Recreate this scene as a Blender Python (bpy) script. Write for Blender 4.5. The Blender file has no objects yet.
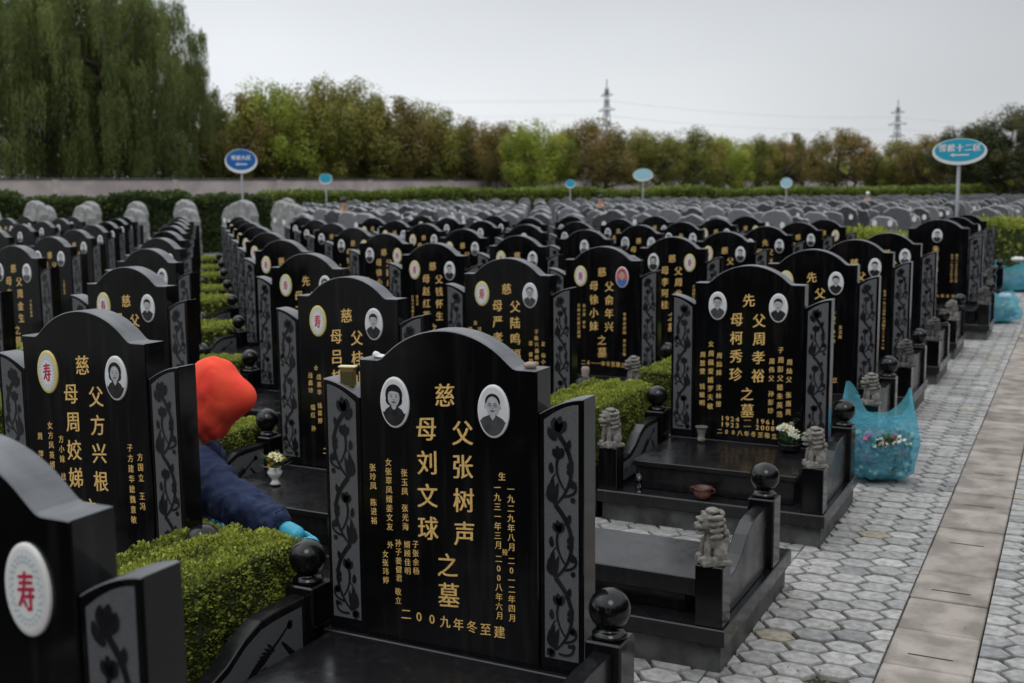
import bpy, bmesh, math, random
from mathutils import Vector, Matrix, noise
R = math.radians
scene = bpy.context.scene
C = scene.collection

# ------------------------------------------------------------------ camera
CAMZ = 1.85
FW = Vector((-0.44905071, 0.88375043, -0.13167627))
RT = Vector((0.89201052, 0.45192781, -0.00885929))
UP = Vector((-0.05167877, 0.12143489, 0.99125318))
F = 1113.18
cd = bpy.data.cameras.new('camera'); cam = bpy.data.objects.new('camera', cd); C.objects.link(cam)
cam.matrix_world = Matrix(((RT.x, UP.x, -FW.x, 0), (RT.y, UP.y, -FW.y, 0), (RT.z, UP.z, -FW.z, CAMZ), (0, 0, 0, 1)))
cd.sensor_width = 36; cd.lens = F / 1024 * 36; cd.clip_start = 0.05; cd.clip_end = 3000
cd.dof.use_dof = True; cd.dof.focus_distance = 4.0; cd.dof.aperture_fstop = 3.6
scene.camera = cam

# ------------------------------------------------------------------ world: overcast sky
w = bpy.data.worlds.new('World'); scene.world = w; w.use_nodes = True
nt = w.node_tree; nt.nodes.clear()
def N(nt, t, **k):
    n = nt.nodes.new(t)
    for a, b in k.items(): setattr(n, a, b)
    return n
SUN_EL, SUN_AZ = 52, 150      # azimuth from +Y clockwise
out = N(nt, 'ShaderNodeOutputWorld'); bg = N(nt, 'ShaderNodeBackground'); bg.inputs[1].default_value = 0.1
sky = N(nt, 'ShaderNodeTexSky', sky_type='NISHITA', sun_disc=False, sun_elevation=R(SUN_EL), sun_rotation=R(SUN_AZ))
tc = N(nt, 'ShaderNodeTexCoord'); mp = N(nt, 'ShaderNodeMapping'); mp.inputs['Scale'].default_value = (1.1, 1.1, 3.2)
nz = N(nt, 'ShaderNodeTexNoise'); nz.inputs['Scale'].default_value = 1.3; nz.inputs['Detail'].default_value = 3; nz.inputs['Roughness'].default_value = .45
rp = N(nt, 'ShaderNodeValToRGB'); rp.color_ramp.elements[0].position = .3; rp.color_ramp.elements[1].position = .7
rp.color_ramp.elements[0].color = (.55, .565, .59, 1); rp.color_ramp.elements[1].color = (.70, .72, .74, 1)
# cloud deck gets darker with height, and towards the right of the view
sp = N(nt, 'ShaderNodeSeparateXYZ'); mr = N(nt, 'ShaderNodeFloatCurve'); cv = mr.mapping.curves[0]; cv.points[0].location = (0, .47); cv.points[1].location = (1, 1.0); cv.points.new(.12, .41); cv.points.new(.28, .31); cv.points.new(.5, .66); mr.mapping.update()
mx2 = N(nt, 'ShaderNodeMapRange'); mx2.inputs[1].default_value = -.62; mx2.inputs[2].default_value = 0.02; mx2.inputs[3].default_value = 1.0; mx2.inputs[4].default_value = .56
m1 = N(nt, 'ShaderNodeMath', operation='MULTIPLY'); m2 = N(nt, 'ShaderNodeMath', operation='MULTIPLY'); m2.inputs[1].default_value = 29.5
vm = N(nt, 'ShaderNodeVectorMath', operation='SCALE'); mx = N(nt, 'ShaderNodeMixRGB'); mx.inputs[0].default_value = .93
L = nt.links.new
L(tc.outputs['Generated'], mp.inputs[0]); L(mp.outputs[0], nz.inputs[0]); L(nz.outputs[0], rp.inputs[0])
L(tc.outputs['Generated'], sp.inputs[0]); L(sp.outputs[2], mr.inputs[1]); L(sp.outputs[0], mx2.inputs[0])
L(mr.outputs[0], m1.inputs[0]); L(mx2.outputs[0], m1.inputs[1]); L(m1.outputs[0], m2.inputs[0])
L(rp.outputs[0], vm.inputs[0]); L(m2.outputs[0], vm.inputs['Scale'])
L(sky.outputs[0], mx.inputs[1]); L(vm.outputs[0], mx.inputs[2]); L(mx.outputs[0], bg.inputs[0]); L(bg.outputs[0], out.inputs[0])
sd = bpy.data.lights.new('sun', 'SUN'); sd.energy = .5; sd.angle = R(25); sd.color = (1, .97, .93)
so = bpy.data.objects.new('sun', sd); C.objects.link(so)
dv = Vector((math.sin(R(SUN_AZ)) * math.cos(R(SUN_EL)), math.cos(R(SUN_AZ)) * math.cos(R(SUN_EL)), math.sin(R(SUN_EL))))
so.rotation_euler = dv.to_track_quat('Z', 'Y').to_euler()
scene.view_settings.view_transform = 'Standard'; scene.view_settings.look = 'None'
scene.view_settings.gamma = 1; scene.view_settings.exposure = 0.2; scene.view_settings.use_curve_mapping = False
scene.render.resolution_x = 1024; scene.render.resolution_y = 683
scene.render.engine = 'CYCLES'

# ------------------------------------------------------------------ helpers
def at(px, zc, z=0.0):
    """ground position seen in image column px at depth zc"""
    p = Vector((FW.x, FW.y, 0)) / .9913 * zc + Vector((RT.x, RT.y, 0)) * ((px - 512) / F * zc)
    return Vector((p.x, p.y, z))
def project(p):
    d = Vector(p) - Vector((0, 0, CAMZ)); z = d.dot(FW)
    if z < .1: return None
    return (512 + F * d.dot(RT) / z, 341.5 - F * d.dot(UP) / z, z)

class MB:
    def __init__(s): s.v = []; s.f = []; s.m = []; s.sm = []; s.t = []
    def add(s, vs, fs, mi=0, smooth=False, tint=None):
        b = len(s.v); s.v += [tuple(p) for p in vs]
        for f in fs:
            s.f.append(tuple(i + b for i in f)); s.m.append(mi); s.sm.append(smooth); s.t.append(tint)
        return s
    def bm(s, bmm, mi=0, smooth=False, tint=None):
        bmm.verts.index_update(); s.add([v.co[:] for v in bmm.verts], [[v.index for v in f.verts] for f in bmm.faces], mi, smooth, tint); bmm.free(); return s
    def mesh(s, name, mats):
        me = bpy.data.meshes.new(name); me.from_pydata(s.v, [], s.f)
        if not isinstance(mats, (list, tuple)): mats = [mats]
        for m in mats: me.materials.append(m)
        me.polygons.foreach_set('material_index', s.m); me.polygons.foreach_set('use_smooth', s.sm)
        if any(t is not None for t in s.t):
            a = me.attributes.new('tint', 'FLOAT', 'FACE'); a.data.foreach_set('value', [0.5 if t is None else t for t in s.t])
        me.update(); return me
def box_bm(x0, x1, y0, y1, z0, z1, bev=.004, seg=1):
    b = bmesh.new(); bmesh.ops.create_cube(b, size=1)
    for v in b.verts: v.co = Vector(((x0 + x1) / 2 + v.co.x * (x1 - x0), (y0 + y1) / 2 + v.co.y * (y1 - y0), (z0 + z1) / 2 + v.co.z * (z1 - z0)))
    if bev: bmesh.ops.bevel(b, geom=b.edges[:], offset=bev, segments=seg, affect='EDGES', profile=.5)
    return b
def prism_bm(pts, a0, a1, axis='y', bev=.004):
    """closed outline extruded along axis: 'y' outline is (x,z); 'x' outline is (y,z); 'z' outline is (x,y)"""
    b = bmesh.new()
    mk = {'y': lambda p, a: (p[0], a, p[1]), 'x': lambda p, a: (a, p[0], p[1]), 'z': lambda p, a: (p[0], p[1], a)}[axis]
    v0 = [b.verts.new(mk(p, a0)) for p in pts]; v1 = [b.verts.new(mk(p, a1)) for p in pts]
    n = len(pts); f0 = b.faces.new(v0); f1 = b.faces.new(list(reversed(v1)))
    for i in range(n): b.faces.new((v0[(i + 1) % n], v0[i], v1[i], v1[(i + 1) % n]))
    bmesh.ops.recalc_face_normals(b, faces=b.faces[:])
    if bev:
        bmesh.ops.bevel(b, geom=list({e for f in b.faces if len(f.verts) == n or f in (f0, f1) for e in f.edges}), offset=bev, segments=1, affect='EDGES')
    return b
def lathe(prof, n=20, cx=0, cy=0):
    vs = []; fs = []
    for r, z in prof:
        for i in range(n):
            a = 2 * math.pi * i / n; vs.append((cx + r * math.cos(a), cy + r * math.sin(a), z))
    for k in range(len(prof) - 1):
        for i in range(n):
            j = (i + 1) % n; fs.append((k * n + i, k * n + j, (k + 1) * n + j, (k + 1) * n + i))
    fs.append(tuple(range(n - 1, -1, -1))); b = (len(prof) - 1) * n; fs.append(tuple(range(b, b + n)))
    return vs, fs
def tube(pts, rad, n=8):
    vs = []; fs = []; pts = [Vector(p) for p in pts]
    for i, p in enumerate(pts):
        t = (pts[min(i + 1, len(pts) - 1)] - pts[max(i - 1, 0)]).normalized()
        a = t.orthogonal().normalized() if i == 0 else (a - t * a.dot(t)).normalized()
        b = t.cross(a); r = rad[i] if isinstance(rad, (list, tuple)) else rad
        for k in range(n):
            g = 2 * math.pi * k / n; vs.append(p + a * (r * math.cos(g)) + b * (r * math.sin(g)))
    for i in range(len(pts) - 1):
        for k in range(n):
            j = (k + 1) % n; fs.append((i * n + k, i * n + j, (i + 1) * n + j, (i + 1) * n + k))
    fs.append(tuple(range(n - 1, -1, -1))); b = (len(pts) - 1) * n; fs.append(tuple(range(b, b + n)))
    return vs, fs
def link(name, me, parent=None, loc=(0, 0, 0), rz=0, label=None, cat=None, group=None, kind=None, sc=None):
    o = bpy.data.objects.new(name, me); C.objects.link(o); o.location = loc; o.rotation_euler = (0, 0, rz)
    if sc: o.scale = sc if isinstance(sc, (tuple, list)) else (sc,) * 3
    if parent: o.parent = parent
    if label: o['label'] = label
    if cat: o['category'] = cat
    if group: o['group'] = group
    if kind: o['kind'] = kind
    return o

# ------------------------------------------------------------------ materials
def mat(name, col, rough=.5, metal=0, noise_scale=0, col2=None, bump=0, bump_scale=60, coat=0, spec=.5, detail=4, tint=None, trans=0, alpha=1, sub=0, tintscale=1):
    m = bpy.data.materials.new(name); m.use_nodes = True; t = m.node_tree; p = t.nodes['Principled BSDF']
    p.inputs['Base Color'].default_value = (*col, 1); p.inputs['Roughness'].default_value = rough; p.inputs['Metallic'].default_value = metal
    p.inputs['Specular IOR Level'].default_value = spec; p.inputs['Coat Weight'].default_value = coat
    p.inputs['Transmission Weight'].default_value = trans; p.inputs['Alpha'].default_value = alpha; p.inputs['Subsurface Weight'].default_value = sub
    co = N(t, 'ShaderNodeTexCoord'); src = None
    if noise_scale and col2:
        n = N(t, 'ShaderNodeTexNoise'); n.inputs['Scale'].default_value = noise_scale; n.inputs['Detail'].default_value = detail
        r = N(t, 'ShaderNodeValToRGB'); r.color_ramp.elements[0].position = .38; r.color_ramp.elements[1].position = .62
        r.color_ramp.elements[0].color = (*col, 1); r.color_ramp.elements[1].color = (*col2, 1)
        t.links.new(co.outputs['Object'], n.inputs[0]); t.links.new(n.outputs[0], r.inputs[0]); src = r.outputs[0]
    if tint:      # list of colours picked by the face attribute
        a = N(t, 'ShaderNodeAttribute', attribute_name='tint'); r = N(t, 'ShaderNodeValToRGB')
        e = r.color_ramp.elements
        while len(e) < len(tint): e.new(.5)
        for i, c_ in enumerate(tint): e[i].position = i / (len(tint) - 1); e[i].color = (*c_, 1)
        t.links.new(a.outputs['Fac'], r.inputs[0])
        if src:
            mm = N(t, 'ShaderNodeMixRGB', blend_type='MULTIPLY'); mm.inputs[0].default_value = 1
            t.links.new(r.outputs[0], mm.inputs[1]); t.links.new(src, mm.inputs[2]); src = mm.outputs[0]
        else: src = r.outputs[0]
    if src: t.links.new(src, p.inputs['Base Color'])
    if bump:
        n = N(t, 'ShaderNodeTexNoise'); n.inputs['Scale'].default_value = bump_scale; n.inputs['Detail'].default_value = 5
        b = N(t, 'ShaderNodeBump'); b.inputs['Strength'].default_value = bump; b.inputs['Distance'].default_value = .01
        t.links.new(co.outputs['Object'], n.inputs[0]); t.links.new(n.outputs[0], b.inputs['Height']); t.links.new(b.outputs[0], p.inputs['Normal'])
    return m
def granite(name, base, fleck, rough, spec=.5):
    m = mat(name, base, rough, spec=spec); t = m.node_tree; p = t.nodes['Principled BSDF']; co = N(t, 'ShaderNodeTexCoord')
    n = N(t, 'ShaderNodeTexNoise'); n.inputs['Scale'].default_value = 420; n.inputs['Detail'].default_value = 2
    r = N(t, 'ShaderNodeValToRGB'); r.color_ramp.elements[0].position = .55; r.color_ramp.elements[1].position = .72
    r.color_ramp.elements[0].color = (*base, 1); r.color_ramp.elements[1].color = (*fleck, 1)
    t.links.new(co.outputs['Object'], n.inputs[0]); t.links.new(n.outputs[0], r.inputs[0]); t.links.new(r.outputs[0], p.inputs['Base Color'])
    # dust and old water runs
    mpn = N(t, 'ShaderNodeMapping'); mpn.inputs['Scale'].default_value = (26, 26, 2.2); n3 = N(t, 'ShaderNodeTexNoise'); n3.inputs['Scale'].default_value = 1; n3.inputs['Detail'].default_value = 5
    r3 = N(t, 'ShaderNodeMapRange'); r3.inputs[1].default_value = .52; r3.inputs[2].default_value = .80; r3.inputs[3].default_value = 0; r3.inputs[4].default_value = .22
    mxd = N(t, 'ShaderNodeMixRGB'); mxd.inputs[2].default_value = (.055, .055, .052, 1)
    oi0 = N(t, 'ShaderNodeObjectInfo'); ob0 = N(t, 'ShaderNodeVectorMath', operation='ADD'); t.links.new(co.outputs['Object'], ob0.inputs[0]); t.links.new(oi0.outputs['Location'], ob0.inputs[1]); t.links.new(ob0.outputs[0], mpn.inputs[0])
    t.links.new(mpn.outputs[0], n3.inputs[0]); t.links.new(n3.outputs[0], r3.inputs[0]); t.links.new(r3.outputs[0], mxd.inputs[0]); t.links.new(r.outputs[0], mxd.inputs[1]); t.links.new(mxd.outputs[0], p.inputs['Base Color'])
    # rain spots and dust break the polish
    n2 = N(t, 'ShaderNodeTexNoise'); n2.inputs['Scale'].default_value = 7; n2.inputs['Detail'].default_value = 6; n2.inputs['Roughness'].default_value = .65
    g = N(t, 'ShaderNodeNewGeometry'); ob = N(t, 'ShaderNodeVectorMath', operation='ADD'); oi = N(t, 'ShaderNodeObjectInfo')
    t.links.new(co.outputs['Object'], ob.inputs[0]); t.links.new(oi.outputs['Location'], ob.inputs[1])
    t.links.new(ob.outputs[0], n2.inputs[0])
    mr_ = N(t, 'ShaderNodeMapRange'); mr_.inputs[1].default_value = .35; mr_.inputs[2].default_value = .72; mr_.inputs[3].default_value = rough * .75; mr_.inputs[4].default_value = min(1, rough * 1.9)
    t.links.new(n2.outputs[0], mr_.inputs[0]); t.links.new(mr_.outputs[0], p.inputs['Roughness'])
    return m
M = {}
M['black'] = granite('black_granite', (.0028, .0028, .0034), (.010, .010, .012), .10, .42)
M['black2'] = granite('black_granite_base', (.006, .006, .007), (.022, .022, .025), .20)
M['riser'] = mat('weathered_granite', (.02, .02, .021), .45, noise_scale=7, col2=(.095, .096, .095), bump=.15, bump_scale=90)
M['panel'] = mat('honed_grey_granite', (.085, .088, .095), .55, noise_scale=260, col2=(.115, .118, .125), spec=.3)
M['vine'] = granite('polished_vine', (.007, .007, .009), (.015, .015, .018), .3)
M['gold'] = mat('gold_leaf_lettering', (.92, .62, .23), .45, metal=.1, noise_scale=130, col2=(.70, .44, .13))
M['gold_old'] = mat('faded_gold_lettering', (.36, .22, .07), .5, metal=.2, noise_scale=90, col2=(.2, .12, .04))
M['lion'] = mat('carved_grey_stone', (.24, .225, .20), .85, noise_scale=38, col2=(.13, .125, .115), bump=.5, bump_scale=120, detail=6)
M['lion_dark'] = mat('carved_dark_stone', (.11, .105, .10), .85, noise_scale=38, col2=(.06, .058, .055), bump=.5, bump_scale=120, detail=6)
M['rim'] = mat('white_porcelain', (.78, .78, .76), .25)
M['yrim'] = mat('yellow_porcelain', (.72, .60, .22), .3)
M['pbg'] = mat('photo_backdrop', (.74, .75, .77), .3, noise_scale=14, col2=(.62, .64, .67))
M['skin_bw'] = mat('photo_face', (.50, .50, .51), .35, noise_scale=40, col2=(.40, .40, .41))
M['skin_dk'] = mat('photo_face_shaded', (.15, .15, .155), .35)
M['hair_bw'] = mat('photo_hair', (.012, .012, .014), .35)
M['coat_bw'] = mat('photo_coat', (.014, .014, .016), .35, noise_scale=30, col2=(.03, .03, .032))
M['coat_gy'] = mat('photo_grey_coat', (.08, .08, .085), .35, noise_scale=30, col2=(.05, .05, .055))
M['pink'] = mat('photo_red_backdrop', (.62, .12, .16), .3); M['pskin'] = mat('photo_colour_face', (.60, .38, .28), .35); M['pblue'] = mat('photo_blue_coat', (.08, .16, .45), .35)
M['red'] = mat('red_enamel', (.50, .02, .07), .35); M['pattern'] = mat('blue_fret_enamel', (.35, .52, .60), .35)
M['cream'] = mat('cream_porcelain', (.66, .60, .42), .3)
M['joint'] = mat('damp_soil_joint', (.016, .014, .012), .95, noise_scale=20, col2=(.035, .031, .022))
M['paver'] = mat('concrete_paver', (.66, .65, .63), .78, noise_scale=26, col2=(1, 1, 1), bump=.35, bump_scale=170, detail=9, tint=[(.27, .273, .277), (.36, .36, .356), (.43, .427, .415), (.52, .515, .50), (.38, .34, .27)])
M['slab'] = mat('drain_slab', (.58, .57, .56), .85, noise_scale=6, col2=(1, 1, 1), bump=.3, bump_scale=120, detail=9, tint=[(.27, .235, .205), (.34, .30, .265), (.41, .365, .325)])
M['ground'] = mat('far_paving', (.12, .12, .115), .9, noise_scale=1.5, col2=(.19, .19, .18))
M['greystone'] = granite('grey_granite', (.10, .103, .11), (.19, .195, .205), .22, .6)
M['greystone'].node_tree.nodes['Principled BSDF'].inputs['Specular IOR Level'].default_value = .5
def leafmat(name, cols, rough=.55):
    m = mat(name, cols[0], rough, tint=cols, spec=.35); t = m.node_tree; p = t.nodes['Principled BSDF']; o = t.nodes['Material Output']
    tr = N(t, 'ShaderNodeBsdfTranslucent'); ms = N(t, 'ShaderNodeMixShader'); ms.inputs[0].default_value = .28
    s = p.inputs['Base Color'].links[0].from_socket; t.links.new(s, tr.inputs[0])
    t.links.new(p.outputs[0], ms.inputs[1]); t.links.new(tr.outputs[0], ms.inputs[2]); t.links.new(ms.outputs[0], o.inputs[0]); return m
M['box_leaf'] = leafmat('boxwood_leaf', [(.045, .065, .010), (.14, .18, .024), (.29, .34, .045), (.44, .48, .08), (.20, .11, .05)])
M['hedge_core'] = mat('hedge_core', (.018, .026, .008), .95, noise_scale=30, col2=(.035, .05, .014))
M['far_leaf'] = leafmat('trimmed_hedge_leaf', [(.02, .04, .012), (.045, .075, .02), (.08, .12, .03), (.13, .17, .04)])
M['far_leaf2'] = leafmat('pale_hedge_leaf', [(.07, .10, .02), (.14, .19, .035), (.22, .28, .05), (.29, .34, .07)])
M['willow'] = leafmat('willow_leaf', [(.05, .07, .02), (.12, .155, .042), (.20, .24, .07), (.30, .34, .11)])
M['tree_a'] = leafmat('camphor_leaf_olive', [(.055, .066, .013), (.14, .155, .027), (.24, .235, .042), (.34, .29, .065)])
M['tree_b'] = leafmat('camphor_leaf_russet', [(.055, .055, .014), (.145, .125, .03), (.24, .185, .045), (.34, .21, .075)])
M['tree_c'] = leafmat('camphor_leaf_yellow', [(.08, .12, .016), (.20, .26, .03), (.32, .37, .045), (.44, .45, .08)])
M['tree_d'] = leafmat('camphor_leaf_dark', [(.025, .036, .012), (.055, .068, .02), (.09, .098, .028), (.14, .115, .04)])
M['bark'] = mat('bark', (.035, .028, .022), .95, noise_scale=6, col2=(.07, .058, .045))
M['wall'] = mat('stained_render', (.50, .44, .42), .9, noise_scale=.7, col2=(.36, .32, .31), detail=8)
M['steel'] = mat('galvanised_steel', (.22, .23, .24), .5, metal=.6)
M['pylon'] = mat('pylon_steel', (.20, .21, .23), .6)
M['sign_blue'] = mat('sign_blue', (.008, .13, .42), .35); M['sign_cyan'] = mat('sign_pale_blue', (.02, .36, .52), .35)
M['sign_pale'] = mat('sign_faded_cyan', (.35, .62, .70), .35)
M['white'] = mat('white_paint', (.78, .80, .80), .4)
M['hood'] = mat('red_scarf', (.93, .085, .035), .85, noise_scale=9, col2=(.88, .05, .028), bump=.12, bump_scale=120)
M['jacket'] = mat('navy_jacket', (.008, .018, .060), .85, noise_scale=10, col2=(.012, .026, .08), bump=1.0, bump_scale=22)
M['trousers'] = mat('grey_trousers', (.12, .13, .17), .85, noise_scale=30, col2=(.08, .08, .10))
M['skin'] = mat('skin', (.45, .27, .19), .55, sub=.1); M['hair'] = mat('dark_hair', (.012, .010, .010), .5)
M['glove'] = mat('blue_rubber_glove', (.03, .34, .50), .35, noise_scale=30, col2=(.06, .44, .60), bump=.3, bump_scale=80)
M['boot'] = mat('black_shoe', (.02, .02, .02), .5)
M['copper'] = mat('brown_glazed_pot', (.075, .028, .02), .25, noise_scale=20, col2=(.12, .05, .036))
M['petal_w'] = mat('white_petal', (.70, .70, .58), .6, sub=.1); M['petal_y'] = mat('yellow_petal', (.75, .50, .06), .6); M['petal_p'] = mat('magenta_petal', (.45, .06, .20), .6)
M['petal_c'] = mat('cream_petal', (.72, .66, .38), .6); M['stem'] = mat('green_stem', (.05, .11, .03), .6); M['vase_w'] = mat('white_glazed_vase', (.7, .7, .68), .2)
M['paper'] = mat('white_paper', (.7, .7, .68), .8); M['pebble'] = mat('pinkish_pebble', (.38, .28, .23), .85, noise_scale=30, col2=(.28, .22, .19))
M['brass'] = mat('gilt_frame', (.30, .19, .05), .4, metal=.5); M['dkgreen'] = mat('dark_picture', (.08, .07, .03), .3)
def bagmat(name, col, rough=.22):
    m = bpy.data.materials.new(name); m.use_nodes = True; t = m.node_tree; p = t.nodes['Principled BSDF']; o = t.nodes['Material Output']
    p.inputs['Base Color'].default_value = (*col, 1); p.inputs['Roughness'].default_value = rough
    a = N(t, 'ShaderNodeBsdfTranslucent'); a.inputs[0].default_value = (*[min(1, c * 1.6) for c in col], 1)
    b = N(t, 'ShaderNodeBsdfTransparent'); b.inputs[0].default_value = (*[min(1, .66 + c * .36) for c in col], 1)
    m1 = N(t, 'ShaderNodeMixShader'); m1.inputs[0].default_value = .45; m2 = N(t, 'ShaderNodeMixShader'); m2.inputs[0].default_value = .55
    t.links.new(p.outputs[0], m1.inputs[1]); t.links.new(a.outputs[0], m1.inputs[2]); t.links.new(m1.outputs[0], m2.inputs[1]); t.links.new(b.outputs[0], m2.inputs[2]); t.links.new(m2.outputs[0], o.inputs[0])
    co = N(t, 'ShaderNodeTexCoord'); n = N(t, 'ShaderNodeTexNoise'); n.inputs['Scale'].default_value = 16; n.inputs['Detail'].default_value = 4; n.inputs['Distortion'].default_value = 1.2
    bp = N(t, 'ShaderNodeBump'); bp.inputs['Strength'].default_value = 1.0; bp.inputs['Distance'].default_value = .05
    t.links.new(co.outputs['Object'], n.inputs[0]); t.links.new(n.outputs[0], bp.inputs['Height']); t.links.new(bp.outputs[0], p.inputs['Normal']); return m
M['bag'] = bagmat('blue_plastic_film', (.17, .60, .86)); M['contents'] = mat('wilted_bouquets', (.02, .04, .03), .8, noise_scale=14, col2=(.30, .24, .24), bump=.8, bump_scale=40, tint=None); M['bag_white'] = bagmat('white_plastic_film', (.7, .72, .72))

# ------------------------------------------------------------------ ground
mb = MB(); S = 1500
mb.add([(-S, -S, 0), (S, -S, 0), (S, S, 0), (-S, S, 0)], [(0, 1, 2, 3)])
link('ground', mb.mesh('ground', M['ground']), loc=(0, 0, -.035), kind='structure')
PX, PY, X0, Y0, SH = 1.73, 1.796, -1.76, 3.03, .10
mb = MB(); mb.add([(-14, -3, 0), (6, -3, 0), (6, 60, 0), (-14, 60, 0)], [(0, 1, 2, 3)])
link('paving_bed', mb.mesh('paving_bed', M['joint']), loc=(0, 0, -.022), kind='structure')
rnd = random.Random(4)
HR, HP = .098, .128      # hexagon: vertex radius along X, row pitch along Y
def hexes(x0, x1, y0, y1, skip=lambda x, y: False, ox=0):
    hx = HR * 1.5; hy = HP; i = 0
    x = x0 + ox
    while x - HR * .85 < x1:
        y = y0 + (hy / 2 if i % 2 else 0)
        while y < y1:
            if not skip(x, y):
                g = .0088; rx = HR - g * 1.1; ry = hy / 2 - g
                pts = [(rx, 0), (rx / 2, ry), (-rx / 2, ry), (-rx, 0), (-rx / 2, -ry), (rx / 2, -ry)]
                cx_ = x; h = rnd.uniform(-.003, .003); tx, ty = rnd.uniform(-.012, .012), rnd.uniform(-.012, .012)
                jx, jy = rnd.uniform(-.0025, .0025), rnd.uniform(-.0025, .0025)
                P = [(min(max(cx_ + jx + a, x0), x1), y + jy + b) for a, b in pts]
                zz = [h + tx * a + ty * b for a, b in pts]
                top = [(cx_ + (p[0] - cx_) * .965, y + (p[1] - y) * .965, z) for p, z in zip(P, zz)]
                vs = top + [(p[0], p[1], z - .006) for p, z in zip(P, zz)] + [(p[0], p[1], -.03) for p in P]
                fs = [(0, 1, 2, 3, 4, 5)] + [(k + 6, (k + 1) % 6 + 6, (k + 1) % 6, k) for k in range(6)] + [(k + 12, (k + 1) % 6 + 12, (k + 1) % 6 + 6, k + 6) for k in range(6)]
                tv = min(.74, max(0, rnd.gauss(.38, .17)));
                if rnd.random() < .025: tv = 1.0
                mb.add(vs, fs, tint=tv)
            y += hy
        x += hx; i += 1
mb = MB()
def hole(x, y): return math.hypot(x + .80, (y - 4.10)) < .11
hexes(-1.20, -.612, 2.0, 46, hole, .0)
hexes(-.268, 2.6, 2.0, 46, ox=.03)
link('paved_path', mb.mesh('paved_path', M['paver']), kind='structure')
mb = MB(); rnd = random.Random(9)
for j in range(-1, 8):
    for i in range(0, 7):
        yb = Y0 + PY * j + SH * i; cx_ = X0 - PX * i
        hexes(cx_ - PX / 2 - .05, cx_ + PX / 2 - .05 - (.262 if i == 0 else 0), yb + (.17 if (i, j) != (0, 1) else -.27), yb + PY - .79)
link('cross_path', mb.mesh('cross_path', M['paver']), kind='structure')
# soil in the gap left by the missing paver
mb = MB(); n = 14; vs = [(0, 0, .004)]
for k in range(n):
    a = k / n * 6.283; r = .12 * (1 + .25 * math.sin(3 * a + 1)); vs.append((r * math.cos(a), r * .8 * math.sin(a), 0))
mb.add(vs, [(0, k + 1, (k + 1) % n + 1) for k in range(n)])
link('soil_patch', mb.mesh('soil_patch', M['joint']), loc=(-.80, 4.10, -.019), kind='structure')
# drain slabs
mb = MB(); slots = MB(); y = 2.0; rnd = random.Random(3); k = 0
while y < 46:
    ln = .40; t = rnd.random(); dz = rnd.uniform(-.004, .004)
    if k % 2: mb.bm(box_bm(-.605, -.275, y + .004, y + ln - .004, -.03, .002 + dz, .005), tint=t)
    else:
        mb.bm(box_bm(-.605, -.275, y + .004, y + ln - .004, -.03, .002 + dz, .005), tint=t)
    if k % 2 == 0:
        for s_ in (.12,):
            slots.add([(-.525, y + s_, .0035 + dz), (-.355, y + s_, .0035 + dz), (-.355, y + s_ + .009, .0035 + dz), (-.525, y + s_ + .009, .0035 + dz)], [(0, 1, 2, 3)])
    y += ln; k += 1
link('drain_path', mb.mesh('drain_path', M['slab']), kind='structure')
M['slot'] = mat('drain_slot', (.02, .018, .016), .9)
link('drain_slots', slots.mesh('drain_slots', M['slot']), kind='structure')

# ------------------------------------------------------------------ glyphs
font = bpy.data.fonts.load('<builtin>')
dg_cache = {}
def glyph(ch):
    if ch in dg_cache: return dg_cache[ch]
    c = bpy.data.curves.new('g', 'FONT'); c.font = font; c.body = ch; c.size = 1; c.resolution_u = 3; c.fill_mode = 'FRONT'; c.offset = 0
    c.align_x = 'CENTER'
    o = bpy.data.objects.new('g', c); C.objects.link(o)
    dg = bpy.context.evaluated_depsgraph_get(); me = bpy.data.meshes.new_from_object(o.evaluated_get(dg))
    vs = [(v.co.x, v.co.y) for v in me.vertices]; fs = [tuple(p.vertices) for p in me.polygons]
    bpy.data.objects.remove(o); bpy.data.meshes.remove(me); bpy.data.curves.remove(c)
    if vs:
        xs = [v[0] for v in vs]; ys = [v[1] for v in vs]; cx_ = (min(xs) + max(xs)) / 2; cy_ = (min(ys) + max(ys)) / 2
        vs = [(x - cx_, y - cy_) for x, y in vs]
        if ord(ch) > 255:      # brush-like: strokes rise to the right, upright of the glyph slightly narrow
            vs = [(x * .94, y + .09 * x) for x, y in vs]
    dg_cache[ch] = (vs, fs); return dg_cache[ch]
TY = -.0016      # lettering stands this proud of the face
def put(mb, ch, u, v, s, rot=0, sx=1, mi=0, y=TY):
    vs, fs = glyph(ch)
    for k, (dx, dz) in enumerate(((0, 0), (.020, .004), (-.016, -.003), (.002, .010))):
        mb.add([(u + (x + dx) * s * sx, y - .00008 * k, v + (yy + dz) * s) for x, yy in vs], fs, mi)
def column(mb, text, u, v, s, pitch=None, mi=0):
    pitch = pitch or s * 1.2
    for ch in text:
        if ch != ' ': put(mb, ch, u, v, s, mi=mi)
        v -= pitch * (1 if ch != ' ' else .8)
def row(mb, text, u0, u1, v, s, mi=0, sx=1):
    n = len(text)
    for i, ch in enumerate(text):
        if ch != ' ': put(mb, '○' if False else ch, u0 + (u1 - u0) * i / (n - 1), v, s, sx=sx, mi=mi)
def ell(cx_, cz, rx, rz, y, n=28):
    return [(cx_ + rx * math.cos(2 * math.pi * k / n), y, cz + rz * math.sin(2 * math.pi * k / n)) for k in range(n)]
def disc(mb, cx_, cz, rx, rz, y, mi, n=28): mb.add(ell(cx_, cz, rx, rz, y, n), [tuple(range(n))], mi)

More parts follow.
